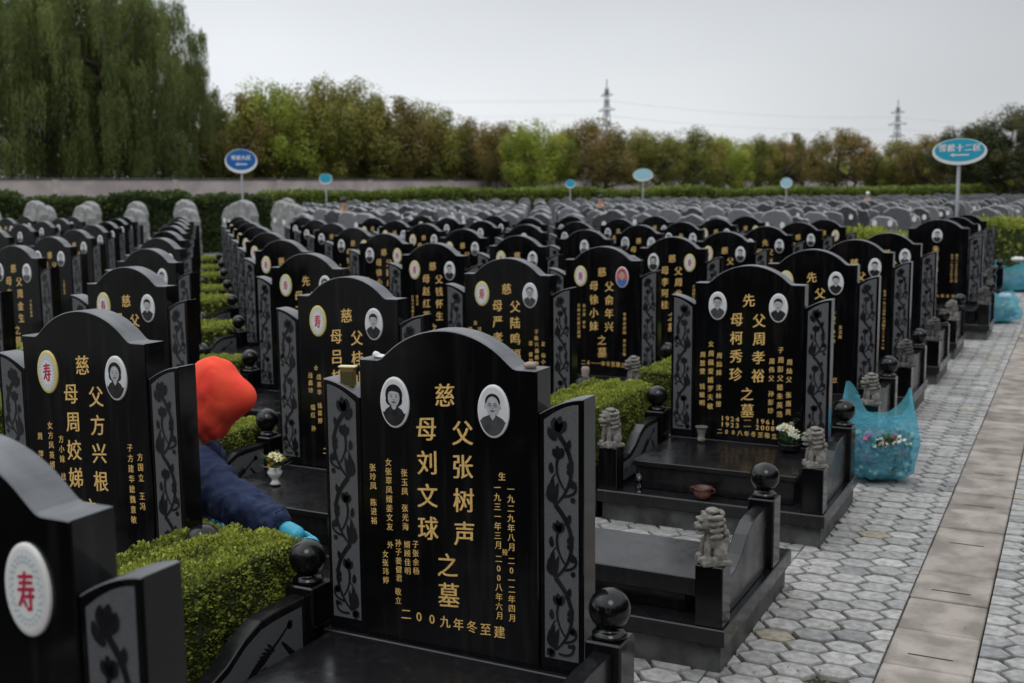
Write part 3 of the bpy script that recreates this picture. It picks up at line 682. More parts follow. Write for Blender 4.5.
# ------------------------------------------------------------------ clipped hedges between graves
def hedge_mesh(name, sx, sy, sz, nl, ls, matl, seed=1, rough=.02, up=.62):
    rr = random.Random(seed); mb = MB()
    core = bmesh.new(); bmesh.ops.create_cube(core, size=1); bmesh.ops.subdivide_edges(core, edges=core.edges[:], cuts=6, use_grid_fill=True)
    for v in core.verts:
        n_ = noise.noise(Vector((v.co.x * sx * 5, v.co.y * sy * 5, v.co.z * 5 + seed))) * rough
        v.co = Vector((v.co.x * (sx - ls * 2 + n_), v.co.y * (sy - ls * 2 + n_), (v.co.z + .5) * (sz - ls * 1.2) + n_ * .5))
    mb.bm(core, 0)
    areas = [sx * sy * 1.6, sy * sz, sy * sz, sx * sz, sx * sz]; tot = sum(areas)
    for k in range(nl):
        q = rr.random() * tot; f = 0
        while q > areas[f]: q -= areas[f]; f += 1
        u, v = rr.uniform(-.5, .5), rr.uniform(-.5, .5)
        if f == 0: p = Vector((u * sx, v * sy, sz)); n_ = Vector((0, 0, 1))
        elif f in (1, 2): s_ = 1 if f == 1 else -1; p = Vector((s_ * sx / 2, u * sy, (v + .5) * sz)); n_ = Vector((s_, 0, 0))
        else: s_ = 1 if f == 3 else -1; p = Vector((u * sx, s_ * sy / 2, (v + .5) * sz)); n_ = Vector((0, s_, 0))
        nn = noise.noise(p * (1.2 / max(sx, .3)) + Vector((seed, 0, 0))); nf = noise.noise(p * (6 / max(sx, .3)) + Vector((seed * 3, 0, 0)))
        p += n_ * (nf * rough + rr.uniform(-1.6, .5) * ls)
        # rounded shoulders
        if p.z > sz * .9: p.x *= 1 - .05 * (p.z / sz - .9) * 10 * abs(p.x / (sx / 2)) ** 4
        d = (n_ * rr.uniform(.2, 1) + Vector((rr.uniform(-1, 1), rr.uniform(-1, 1), rr.uniform(-.3, 1) * up))).normalized()
        t = d.orthogonal().normalized(); t.rotate(Matrix.Rotation(rr.uniform(0, 6.28), 3, d)); b = d.cross(t)
        s2 = ls * rr.uniform(.6, 1.3)
        vs = [p - t * s2 * .3, p + d * s2 * .5 - b * s2 * .12 - t * s2 * .38 * 0 + b * s2 * .5 * 0, p + d * s2 + t * 0, p + d * s2 * .5 + t * s2 * .5]
        vs = [p, p + d * s2 * .5 + t * s2 * .32, p + d * s2, p + d * s2 * .5 - t * s2 * .32]
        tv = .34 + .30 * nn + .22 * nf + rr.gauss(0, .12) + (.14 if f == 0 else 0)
        if rr.random() < .015: tv = 1
        mb.add(vs, [(0, 1, 2, 3)], 1, False, max(0, min(1 if tv == 1 else .78, tv)))
    return mb.mesh(name, [M['hedge_core'], matl])
H_HI = [hedge_mesh('hedge', .44, .90, .40, 36000, .0135, M['box_leaf'], s_, .03) for s_ in (1, 2)]
H_LO = [hedge_mesh('hedge', .44, .90, .40, 5000, .032, M['box_leaf'], s_, .035) for s_ in (3, 4)]
PLANT = MB().bm(box_bm(-.215, .215, -.86, -.79, -.01, .30, .004)).bm(box_bm(-.215, .215, -.788, .16, -.01, .19, .003)).mesh('planter', M['black2'])
HL = {(0, 0): 'large mossy green clipped hedge in the foreground, below the person in the red hood', (0, 2): 'bright yellow-green clipped hedge left of the 1924 - 1961 grave',
      (0, 3): 'small bright hedge glimpsed between the colour-portrait grave and the 1924 - 1961 grave'}
for i in range(0, 9):
    for j in range(-1, 9):
        if (i, j) not in placed or (i + 1, j) not in placed: continue
        if (i, j) in ((0, 1),): pass
        x = X0 - PX * (i + .5); y = Y0 + PY * j + SH * (i + .5)
        lb = HL.get((i, j)) or 'clipped hedge in the %s row, %s gap left of the path' % (ORD[j + 1], ORD[i].replace('nearest', 'first'))
        r_ = bpy.data.objects.new('hedge', None); C.objects.link(r_); r_.location = (x, y, 0); r_['label'] = lb; r_['category'] = 'hedge'; r_['group'] = 'clipped hedges between the graves'
        near = j < 4 and i < 3
        rr = random.Random(i * 31 + j)
        zz = {(0, 0): (1.08, .97, 1.06), (0, 2): (1.0, 1.0, 1.08), (0, 1): (.98, .9, .62), (1, 1): (1, 1, .9)}.get((i, j), (1, 1, rr.uniform(.85, 1.05)))
        link('foliage', (H_HI if near else H_LO)[(i + j) % 2], r_, (-.078 if (i, j) == (0, 0) else 0, -.36, .19), sc=zz)
        link('planter', PLANT, r_)
print('graves', len(placed))
# ------------------------------------------------------------------ far field of grey headstones
def grey_mesh(seed):
    rr = random.Random(seed); w_ = .33
    pts = [(-w_, .12), (w_, .12), (w_ + .01, .7), (w_ - .02, 1.30)]
    for k in range(9):
        t = k / 8; pts.append((w_ - .05 - t * (2 * w_ - .10), 1.42 + .11 * math.sin(math.pi * t) + rr.uniform(-.025, .025)))
    pts += [(-w_ + .02, 1.30), (-w_ - .01, .7)]
    mb = MB(); mb.bm(prism_bm(pts, 0, .20, 'y', .02)); mb.bm(box_bm(-.42, .42, -.06, .30, -.02, .22, .01)); return mb.mesh('grey_headstone', M['greystone'])
M['greystone2'] = granite('pale_grey_granite', (.16, .165, .175), (.25, .255, .265), .25, .6); M['greystone3'] = granite('dark_grey_granite', (.045, .047, .052), (.11, .115, .12), .2, .6)
GREY = [grey_mesh(k) for k in range(6)]
M['pale_top'] = mat('pale_top_faces', (.26, .265, .275), .45)  # paler colour for the upward faces of the grey headstones
for g_ in GREY:
    g_.materials.append(M['pale_top'])
    for p in g_.polygons:
        if p.normal.z > .4: p.material_index = 1
for k in (1, 4): GREY[k].materials[0] = M['greystone2']
for k in (2, 5): GREY[k].materials[0] = M['greystone3']
def sculpt_mesh(seed):
    rr = random.Random(seed); R_ = [(-.40, .12), (.40, .12), (.36, .45), (.40, .62), (.33, .80), (.37, .98), (.33, 1.10), (.36, 1.22), (.30, 1.34), (.24, 1.44), (.14, 1.50), (.0, 1.53), (-.14, 1.50), (-.24, 1.44), (-.30, 1.34), (-.36, 1.22), (-.33, 1.10), (-.37, .98), (-.33, .80), (-.40, .62), (-.36, .45)]
    R_ = [(x + rr.uniform(-.015, .015), z + rr.uniform(-.01, .01) * (z > .2)) for x, z in R_]
    mb = MB(); mb.bm(prism_bm(R_, 0, .26, 'y', .03)); mb.bm(prism_bm([(x * .72, .2 + (z - .1) * .80) for x, z in R_], -.03, .02, 'y', .01)); mb.bm(box_bm(-.46, .46, -.10, .32, -.02, .20, .015))
    return mb.mesh('headstone', M['rough_stone'])
M['rough_stone'] = mat('rough_carved_stone', (.20, .20, .198), .8, noise_scale=7, col2=(.34, .34, .33), bump=.8, bump_scale=14)
SCULPT = [sculpt_mesh(3), sculpt_mesh(4)]
mb = MB()
for s_ in (-.15, .15): disc(mb, s_, 1.20, .050, .068, -.034, 0, 14)
GP = mb.mesh('portraits', M['rim'])
GB = MB().bm(box_bm(-.55, .55, -.85, -.08, -.02, .30, .02)).mesh('grave_slab', M['greystone'])
cand = []
for i in range(-1, 60):
    for j in range(9, 44):
        if j <= JMAX(i) + (1 if i < 2 else 0) or (i >= 0 and i < 7 and j < 10 + (i < 2)): continue
        x = X0 - PX * i; y = Y0 + PY * j + .3 + (.1 * i if i < 8 else .8)
        if i < 0: continue
        p = project((x, y, 1.3))
        if not p or p[0] < -15 or p[0] > 1040: continue
        lim = 32.0 if p[0] < 272 else 57 + (p[0] - 272) * .028
        if p[2] > lim: continue
        cand.append((p[2], x, y, p[0], i, j))
LN = {}; cand.sort(); rr = random.Random(8); stuff = MB()
GROW = ORD
for k, (z_, x, y, px, i, j) in enumerate(cand):
    rz = R(rr.uniform(-2, 2)); sc = rr.uniform(.93, 1.06)
    if k < 290:
        LN[px < 290] = LN.get(px < 290, 0) + 1
        o = bpy.data.objects.new('grey_grave', None); C.objects.link(o); o.location = (x, y, 0); o.rotation_euler = (0, 0, rz)
        o['category'] = 'grave'; o['group'] = 'grey headstones of the far field'
        o['label'] = 'grey headstone in the far field, %s row back, %s column left of the path' % (NW[min(29, max(0, j - 10))], NW[min(29, i)]) if px > 290 else 'tall grey headstone before the dark clipped hedge, %s nearest of those at left' % NW[min(29, LN.get(True, 1) - 1)]
        link('headstone', SCULPT[rr.randrange(2)] if px < 290 else GREY[rr.randrange(6)], o, sc=(sc * .9, 1, sc * (1.10 if px < 290 else .93)))
        link('grave_slab', GB, o)
        if rr.random() < .35 or px < 290: link('portraits', GP, o)
        if i == 0:
            q = link('post', POST, o, (.60, 0, 0)); link('ball_finial', BALL, q)
    else:
        g = GREY[rr.randrange(6)]; c_, s_ = math.cos(rz), math.sin(rz)
        stuff.add([(x + v.co.x * c_ - v.co.y * s_, y + v.co.x * s_ + v.co.y * c_, v.co.z * sc) for v in g.vertices], [tuple(p.vertices) for p in g.polygons])
print('grey', len(cand))
if stuff.v:
    link('distant_headstones', stuff.mesh('distant_headstones', M['greystone']), kind='stuff', label='countless small grey headstones packed at the far end of the field', cat='graves')

# ------------------------------------------------------------------ far hedges, wall
HB = [hedge_mesh('hedge', 2.3, 1.0, 1.86, 9000, .11, M['far_leaf'], 11 + k, .12) for k in range(2)]
HC = [hedge_mesh('hedge', 4.0, 1.2, 1.9, 6500, .17, M['far_leaf2'], 21 + k, .16) for k in range(2)]
k = 0
p0, p1 = at(-60, 33.5), at(276, 35.5); d = (p1 - p0); n = int(d.length / 2.0)
for q in range(n):
    p = p0 + d * ((q + .5) / n); rr = random.Random(q)
    o = link('trimmed_hedge', HB[q % 2], None, p, rz=math.atan2(d.y, d.x), sc=(1.02, 1, [1.02, .97, 1.0, .98, 1.04][q % 5] * rr.uniform(.98, 1.02)), label='dark clipped hedge block behind the tall grey headstones, %s of its run from the left' % ORD[min(q, 13)], cat='hedge', group='dark hedge blocks below the wall')
p0, p1 = at(262, 60), at(1120, 84); d = (p1 - p0); n = int(d.length / 3.8)
for q in range(n):
    p = p0 + d * ((q + .5) / n); rr = random.Random(q + 50)
    link('trimmed_hedge', HC[q % 2], None, p, rz=math.atan2(d.y, d.x), sc=(1, 1, rr.uniform(.98, 1.08)), label='pale green clipped hedge block beyond the grey field, %s from the left' % NW[min(q, 29)], cat='hedge', group='pale hedge blocks beyond the grey field')
# low scattered greenery between black rows and grey field
for q, (i, j, dx) in enumerate([(0, 9.4, -.95), (1, 9.2, .2), (1, 9.4, -.7), (0, 11.3, .35)]):
    x = X0 - PX * i + dx; y = Y0 + PY * j
    link('shrub', H_LO[q % 2], None, (x, y, 0), rz=.2 * q, sc=(1.9, 1.2, [2.6, 2.8, 2.4, 3.0][q]), label=['leafy green shrub left of the single-portrait headstone', 'green shrub behind the second column of black graves', 'green shrub at the left end of the greenery behind the black graves', 'green shrub closing the end of the black column beside the path'][q], cat='shrub', group='shrubs behind the black graves')
# unseen hedge and trees, added so the polished stone reflects less bright sky
for q in range(13):
    link('trimmed_hedge', HB[q % 2], None, (3.9, -8 + q * 2.2, 0), rz=math.pi / 2, sc=(1, 1, 1.0), label='unseen clipped hedge added right of the path to darken the stone reflections, block %s' % NW[q], cat='hedge')
# perimeter wall
w0, w1 = at(-120, 57.5), at(860, 122); wd = w1 - w0; wl = wd.length; wa = math.atan2(wd.y, wd.x)
root = bpy.data.objects.new('perimeter_wall', None); C.objects.link(root); root.location = w0; root.rotation_euler = (0, 0, wa); root['label'] = 'long stained pinkish grey wall running behind the hedges below the trees'; root['category'] = 'wall'
link('wall_face', MB().bm(box_bm(0, wl, -.12, .12, -.1, 2.86, .02)).mesh('wall_face', M['wall']), root)
link('coping', MB().bm(box_bm(-.05, wl + .05, -.19, .19, 2.862, 2.96, .02)).mesh('coping', M['riser']), root)
xx = 2.0
PM = MB().bm(box_bm(-.2, .2, -.19, .19, -.1, 2.858, .02)).mesh('pillar', M['wall'])
while xx < wl: link('pillar', PM, root, (xx, 0, 0)); xx += 7.2

def walldepth(px):
    u = w1 - w0; dr = at(px, 1.0); t = (w0.x * u.y - w0.y * u.x) / (dr.x * u.y - dr.y * u.x); return t
# ------------------------------------------------------------------ trees
def limb_mesh(seed, H, spread, r0, crown0=.3, nl=9):
    rr = random.Random(seed); mb = MB()
    pts = [Vector((rr.uniform(-.05, .05) * k, rr.uniform(-.05, .05) * k, H * .75 * k / 6 - .1)) for k in range(7)]
    v_, f_ = tube(pts, [r0 * (1 - .13 * k) for k in range(7)], 8); mb.add(v_, f_, 0, True)
    for q in range(nl):
        k = rr.uniform(crown0, .95) * 6; b = pts[int(k)].lerp(pts[min(6, int(k) + 1)], k % 1); a = rr.uniform(0, 6.28); L_ = spread * rr.uniform(.6, .95)
        e = b + Vector((math.cos(a) * L_, math.sin(a) * L_, H * rr.uniform(.12, .28))); m_ = b.lerp(e, .5) + Vector((0, 0, -.04 * H))
        v_, f_ = tube([b, b.lerp(m_, .6) , m_, e], [r0 * .42, r0 * .34, r0 * .25, r0 * .08], 6); mb.add(v_, f_, 0, True)
    return mb
def crown_mesh(name, seed, m_, n=9000, ls=.045, squat=.78):
    """unit crown: radius 1, from z=0 to z about 1.6; leaves gathered in clumps, dark gaps between"""
    rr = random.Random(seed); mb = MB(); cl = []
    for q in range(54):
        while True:
            v = Vector((rr.uniform(-1, 1), rr.uniform(-1, 1), rr.uniform(-1, 1)))
            if .45 < v.length < .93: break
        v.z *= squat; cl.append((v + Vector((0, 0, .80)), rr.uniform(.16, .30), rr.gauss(0, .13)))
    for q in range(n):
        c_, r_, t_ = cl[rr.randrange(len(cl))]
        d = Vector((rr.gauss(0, 1), rr.gauss(0, 1), rr.gauss(0, 1))).normalized(); p = c_ + d * r_ * rr.uniform(.55, 1.08) * Vector((1, 1, .8)).length / 1.6
        nn = (d + Vector((rr.uniform(-.7, .7), rr.uniform(-.7, .7), rr.uniform(-.3, .9)))).normalized(); t = nn.orthogonal().normalized(); t.rotate(Matrix.Rotation(rr.uniform(0, 6.28), 3, nn)); b = nn.cross(t)
        s_ = ls * rr.uniform(.55, 1.3)
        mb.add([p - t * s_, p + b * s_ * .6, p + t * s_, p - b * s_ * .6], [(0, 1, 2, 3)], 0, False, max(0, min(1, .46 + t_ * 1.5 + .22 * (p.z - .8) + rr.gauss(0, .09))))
    # loose outer sprays break the outline
    for q in range(n // 10):
        a, e = rr.uniform(0, 6.28), rr.uniform(-.4, 1.5); rad = rr.uniform(.88, 1.10); p = Vector((math.cos(a) * math.cos(e) * rad, math.sin(a) * math.cos(e) * rad, .80 + squat * rad * math.sin(e)))
        if noise.noise(p * 3.2 + Vector((seed, 0, 0))) < 0.05: continue
        t = Vector((rr.uniform(-1, 1), rr.uniform(-1, 1), rr.uniform(-1, 1))).normalized(); b = t.orthogonal().normalized(); s_ = ls * .9
        mb.add([p - t * s_, p + b * s_ * .5, p + t * s_, p - b * s_ * .5], [(0, 1, 2, 3)], 0, False, min(1, .5 + rr.gauss(.05, .15)))
    return mb.mesh(name, m_)
CR = {}
for k, q in enumerate('abcd'):
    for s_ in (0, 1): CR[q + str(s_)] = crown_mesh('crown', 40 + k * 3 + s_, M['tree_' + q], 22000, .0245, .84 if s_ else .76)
TR = [limb_mesh(70 + k, 1.0, .42, .035).mesh('trunk', M['bark']) for k in range(3)]
KIND = {'a': 'olive green', 'b': 'russet tinged', 'c': 'yellow green', 'd': 'dark green'}
def tree(px, top, wpx, dep, kind, var, label):
    if px < 505 and dep < 100: dep = walldepth(px) + 3.5
    p = at(px, dep); H = 1.85 + (190 - top) * dep / F; w_ = wpx * dep / F / 2 * 1.08
    o = bpy.data.objects.new('broadleaf_tree', None); C.objects.link(o); o.location = p; o.rotation_euler = (0, 0, px * .37); o['label'] = label; o['category'] = 'tree'; o['group'] = 'round-crowned trees along the far edge'
    cb = H * (.30 if 500 < px and dep < 100 else .20); hz = (H - cb) / 1.62
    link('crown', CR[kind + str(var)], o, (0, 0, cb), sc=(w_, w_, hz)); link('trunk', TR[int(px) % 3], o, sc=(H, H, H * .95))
T = [(243, 90, 74, 63, 'b', 'first tree right of the willows, rusty top'), (278, 86, 92, 66, 'c', 'bright yellow-green tree behind the small blue sign'), (318, 76, 90, 70, 'a', 'tallest round tree left of centre'),
     (358, 82, 88, 72, 'a', 'olive tree right of the tallest round tree'), (396, 94, 84, 75, 'b', 'rusty tree above the pale wall'), (432, 104, 78, 78, 'a', 'olive tree above the pale wall, left of the step in the treeline'), (470, 115, 78, 82, 'b', 'brownish lower tree at the dip of the treeline'),
     (508, 122, 60, 84, 'b', 'small brownish tree just left of the yellow-green tree'), (541, 117, 72, 80, 'c', 'yellow-green tree on a visible trunk left of the tall pylon'), (593, 120, 80, 82, 'b', 'brownish tree on a thin trunk directly below the tall pylon'),
     (648, 128, 72, 86, 'a', 'olive tree behind the pale oval sign'), (690, 130, 70, 88, 'a', 'olive tree right of the pale oval sign'), (728, 138, 50, 90, 'c', 'pale green small tree between two olive trees'), (757, 138, 48, 92, 'a', 'narrow olive tree left of the small right-hand sign'),
     (787, 133, 50, 94, 'b', 'russet tree above the small oval sign'), (838, 131, 64, 86, 'b', 'freestanding rounded tree with a red-brown top'), (890, 141, 58, 86, 'a', 'olive tree left of the big blue sign'), (922, 138, 64, 84, 'b', 'russet tree just left of the big blue sign'),
     (962, 128, 70, 80, 'd', 'dark tree behind the big blue sign'), (1004, 112, 78, 78, 'd', 'tall dark tree at the right edge'), (1046, 108, 90, 78, 'd', 'dark tree cut by the right edge')]
for k, t in enumerate(T): tree(t[0], t[1], t[2], t[3], t[4], k % 2, KIND[t[4]] + ' crown, ' + t[5] if False else t[5])
for k in range(26):
    px = 225 + k * 33; top = 120 - 22 * math.sin(min(1, max(0, (330 - px) / 100 + .6)) * 1.2) if px < 460 else 138 + (k % 3) * 3
    if px < 460: top = max(104, 104 + (px - 330) * .18)
    p = at(px, 112 if px < 500 else 150)
    if px > 790: top = 156
    tree(px, top, 62, 112 if px < 500 else 150, 'cab'[k % 3], k % 2, 'far tree in the back row behind the round trees, %s from the left' % NW[k])
for q, (x, y, h) in enumerate([(9, -9, 7), (3, -14, 8), (-5, -13, 7.5), (-13, -12, 8), (-21, -10, 7), (11, -2, 7.5), (12, 5, 7), (12.5, 12, 8), (13, 19, 7), (14, 27, 8)]):  # unseen trees, added to darken what the polished stone mirrors
    o = bpy.data.objects.new('broadleaf_tree', None); C.objects.link(o); o.location = (x, y, 0); o['label'] = 'unseen tree added behind or right of the viewer to darken reflections, %s of its row' % NW[q]; o['category'] = 'tree'
    link('crown', CR['ad'[q % 2] + '0'], o, (0, 0, 1.6), sc=(3.4, 3.4, (h - 1.6) / 1.6)); link('trunk', TR[q % 3], o, sc=(h, h, h * .95))
def willow_mesh(seed, n=420):
    """feathery crown: clouds of fine leaves with short drooping sprays hanging from each"""
    rr = random.Random(seed); mb = MB(); cl = []
    for q in range(110):
        a = rr.uniform(0, 6.28); t = rr.random(); z = .26 + .70 * t; rad = math.sqrt(max(0.02, 1 - ((z - .48) / .52) ** 2)) if z > .48 else .82 + .18 * (z - .26) / .22
        r_ = rad * rr.uniform(.15, .95) ** .6; cl.append((Vector((r_ * math.cos(a), r_ * math.sin(a), z)), rr.uniform(.07, .15), rr.gauss(0, .16)))
    for q in range(n):
        c_, r0, t_ = cl[rr.randrange(len(cl))]
        d0 = Vector((rr.gauss(0, 1), rr.gauss(0, 1), rr.gauss(0, .6))).normalized(); p = c_ + Vector((d0.x * r0, d0.y * r0, d0.z * r0 * .45)) * rr.uniform(.3, 1)
        L_ = rr.uniform(.06, .20) * (1.5 if rr.random() < .12 else 1); o_ = Vector((p.x, p.y, 0)); out_ = (o_.normalized() if o_.length > .01 else Vector((1, 0, 0))) * rr.uniform(.0, .06) + Vector((rr.gauss(0, .015), rr.gauss(0, .015), 0)); m_ = int(6 + L_ * 60)
        for k in range(m_):
            t = k / m_; x = p + out_ * (t ** .6) + Vector((rr.gauss(0, .005), rr.gauss(0, .005), -L_ * t ** 1.4 + .02 * math.sin(t * 3)))
            if x.z < .19: break
            d = Vector((rr.uniform(-1, 1), rr.uniform(-1, 1), -1.1)).normalized(); b = d.orthogonal().normalized(); b.rotate(Matrix.Rotation(rr.uniform(0, 6.28), 3, d)); s_ = .017 * rr.uniform(.6, 1.3)
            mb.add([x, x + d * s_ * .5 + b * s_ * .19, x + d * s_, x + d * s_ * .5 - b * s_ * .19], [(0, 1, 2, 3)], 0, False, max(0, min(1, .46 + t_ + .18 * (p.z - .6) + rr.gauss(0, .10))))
    return mb.mesh('crown', M['willow'])
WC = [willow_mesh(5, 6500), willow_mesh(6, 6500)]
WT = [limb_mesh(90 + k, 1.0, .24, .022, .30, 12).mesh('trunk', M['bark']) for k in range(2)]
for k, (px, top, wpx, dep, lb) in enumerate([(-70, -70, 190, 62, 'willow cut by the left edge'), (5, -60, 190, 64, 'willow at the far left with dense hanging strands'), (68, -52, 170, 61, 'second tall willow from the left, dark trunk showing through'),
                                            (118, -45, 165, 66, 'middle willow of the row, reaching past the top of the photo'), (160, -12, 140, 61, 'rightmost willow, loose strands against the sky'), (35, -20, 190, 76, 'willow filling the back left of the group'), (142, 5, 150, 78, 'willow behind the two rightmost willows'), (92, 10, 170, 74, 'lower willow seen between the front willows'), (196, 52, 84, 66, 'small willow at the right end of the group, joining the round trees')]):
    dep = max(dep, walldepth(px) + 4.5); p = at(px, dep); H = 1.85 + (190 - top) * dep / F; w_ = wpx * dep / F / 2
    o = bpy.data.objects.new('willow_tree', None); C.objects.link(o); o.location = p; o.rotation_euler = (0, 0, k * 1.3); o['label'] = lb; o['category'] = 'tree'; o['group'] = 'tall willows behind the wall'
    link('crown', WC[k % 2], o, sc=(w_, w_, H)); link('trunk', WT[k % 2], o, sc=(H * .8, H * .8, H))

# ------------------------------------------------------------------ pylons
def beam(mb, a, b, r_): v_, f_ = tube([a, b], r_, 4); mb.add(v_, f_)
def pylon(px, dep, H, label):
    p = at(px, dep); mb = MB(); W_ = lambda z: 1.35 * (1 - z / H) ** 1.1 + .28
    lv = [H * k / 11 for k in range(12)]
    for a, b in zip(lv[:-1], lv[1:]):
        A = [Vector((sx * W_(a) , sy * W_(a), a)) for sx, sy in ((-1, -1), (1, -1), (1, 1), (-1, 1))]; B = [Vector((sx * W_(b), sy * W_(b), b)) for sx, sy in ((-1, -1), (1, -1), (1, 1), (-1, 1))]
        for k in range(4): beam(mb, A[k], B[k], .09); beam(mb, A[k], B[(k + 1) % 4], .045); beam(mb, A[(k + 1) % 4], B[k], .045)
    beam(mb, Vector((0, 0, H - .5)), Vector((0, 0, H + 2.0)), .12)
    o = bpy.data.objects.new('pylon', None); C.objects.link(o); o.location = p; o.rotation_euler = (0, 0, -.55); o['label'] = label; o['category'] = 'pylon'; o['group'] = 'lattice pylons beyond the trees'
    link('tower', mb.mesh('tower', M['pylon']), o)
    for z_, w_ in ((H * .93, 2.4), (H * .80, 3.4), (H * .67, 2.8)):
        c = MB()
        for s_ in (-1, 1):
            beam(c, Vector((0, 0, z_)), Vector((s_ * w_, 0, z_)), .13); beam(c, Vector((0, 0, z_ + 1.1)), Vector((s_ * w_, 0, z_)), .09)
        link('crossarm', c.mesh('crossarm', M['pylon']), o)
    return p, H
a_, Ha = pylon(607, 280, 27.5, 'taller steel lattice pylon above the trees right of centre'); b_, Hb = pylon(893, 330, 26.0, 'steel lattice pylon above the trees left of the big blue sign')
mb = MB(); far = at(-300, 250)
for z_, off in ((.93, -2.5), (.93, 2.5), (.80, -3.8), (.80, 3.8), (.67, 3.0)):
    for (s, hs, e, he) in ((a_, Ha, b_, Hb), (far, Ha + 3, a_, Ha), (b_, Hb, b_ + (b_ - a_) * 1.2, Hb)):
        pts = []
        for k in range(13):
            t = k / 12; q = s.lerp(e, t); pts.append((q.x, q.y + off, (hs + (he - hs) * t) * z_ - 1.2 - 6 * t * (1 - t)))
        v_, f_ = tube(pts, .014, 4); mb.add(v_, f_)
link('power_line', mb.mesh('power_line', M['pylon']), label='thin power lines strung between the two pylons', cat='power line')

# ------------------------------------------------------------------ oval signs
def sign(p, w_, h_, hgt, blue, text, label, rz, thin=.03):
    o = bpy.data.objects.new('oval_sign', None); C.objects.link(o); o.location = p; o.rotation_euler = (0, 0, rz); o['label'] = label; o['category'] = 'sign'; o['group'] = 'oval section signs on poles'
    v_, f_ = lathe([(thin, -.05), (thin, hgt - h_ * .42)], 10); link('pole', MB().add(v_, f_, 0, True).mesh('pole', M['steel']), o, (0, .035, 0))
    n = 48
    outl = [(w_ / 2 * math.cos(6.28318 * k / n), hgt + h_ / 2 * math.sin(6.28318 * k / n)) for k in range(n)]
    bd = link('sign_board', MB().bm(prism_bm(outl, 0, .03, 'y', .006)).mesh('sign_board', M['white']), o)
    mb = MB()
    disc(mb, 0, hgt + h_ * .065, w_ * .455, h_ * .425, -.004, 0, n)
    link('sign_face', mb.mesh('sign_face', M[blue]), bd)
    if text:
        mb = MB(); s_ = w_ * .155
        for k, ch in enumerate(text): put(mb, ch, (k - (len(text) - 1) / 2) * s_ * 1.02, hgt + h_ * .15, s_, y=-.009); put(mb, ch, (k - (len(text) - 1) / 2) * s_ * 1.02 + .008, hgt + h_ * .15, s_, y=-.0095)
        z_ = hgt - h_ * .12; a = w_ * .18
        mb.add([(-a, -.009, z_), (-a + .11 * w_ / 1, -.009, z_ + .085 * h_), (-a + .07 * w_, -.009, z_ + .025 * h_), (a, -.009, z_ + .025 * h_), (a, -.009, z_ - .025 * h_), (-a + .07 * w_, -.009, z_ - .025 * h_), (-a + .11 * w_, -.009, z_ - .085 * h_)], [(0, 6, 5, 4, 3, 2, 1)])
        link('lettering', mb.mesh('lettering', M['white']), bd)
    return o
sign(at(955, 18.5), .84, .43, 1.85 + (190 - 153) * 18.5 / F, 'sign_cyan', '雪松十二区', 'large pale blue oval sign with white characters and arrow at right, beside the dark trees', .05)
sign(at(246, 31), .88, .66, 1.85 + (190 - 156) * 31 / F, 'sign_blue', '雪松九区', 'dark blue oval sign with white characters and arrow at left, before the wall', .55)
sign(at(643, 45), .80, .50, 1.85 + (190 - 173) * 45 / F, 'sign_pale', '', 'pale washed-out oval sign right of the pylon-side tree trunk', .2)
sign(at(329, 44), .52, .42, 1.85 + (190 - 174) * 44 / F, 'sign_cyan', '', 'tiny light blue oval sign left of centre before the wall', .4)
sign(at(571, 56), .52, .42, 1.85 + (190 - 181) * 56 / F, 'sign_cyan', '', 'tiny blue oval sign between the two visible tree trunks', .3)
sign(at(785, 52), .55, .48, 1.85 + (190 - 182) * 52 / F, 'sign_pale', '', 'tiny pale oval sign left of the freestanding rounded tree', .1)

# ------------------------------------------------------------------ people
def skin(name, joints, edges, m_, root=0, sub=2):
    me = bpy.data.meshes.new('t'); me.from_pydata([j[0] for j in joints], edges, []); o = bpy.data.objects.new('t', me); C.objects.link(o)
    md = o.modifiers.new('s', 'SKIN'); md.use_smooth_shade = True; md.branch_smoothing = .6
    lay = me.skin_vertices[0] if me.skin_vertices else None
    for k, j in enumerate(joints):
        r_ = j[1]; lay.data[k].radius = r_ if isinstance(r_, tuple) else (r_, r_); lay.data[k].use_root = (k == root)
    s_ = o.modifiers.new('u', 'SUBSURF'); s_.levels = sub; s_.render_levels = sub
    dg = bpy.context.evaluated_depsgraph_get(); out_ = bpy.data.meshes.new_from_object(o.evaluated_get(dg)); out_.name = name
    bpy.data.objects.remove(o); bpy.data.meshes.remove(me); out_.materials.clear(); out_.materials.append(m_)
    for p in out_.polygons: p.use_smooth = True
    return out_
def ensure_skin():
    me = bpy.data.meshes.new('probe'); me.from_pydata([(0, 0, 0), (0, 0, 1)], [(0, 1)], []); o = bpy.data.objects.new('probe', me); C.objects.link(o); o.modifiers.new('s', 'SKIN'); ok = len(me.skin_vertices); bpy.data.objects.remove(o); bpy.data.meshes.remove(me); return ok
print('skin layer', ensure_skin())
V = Vector
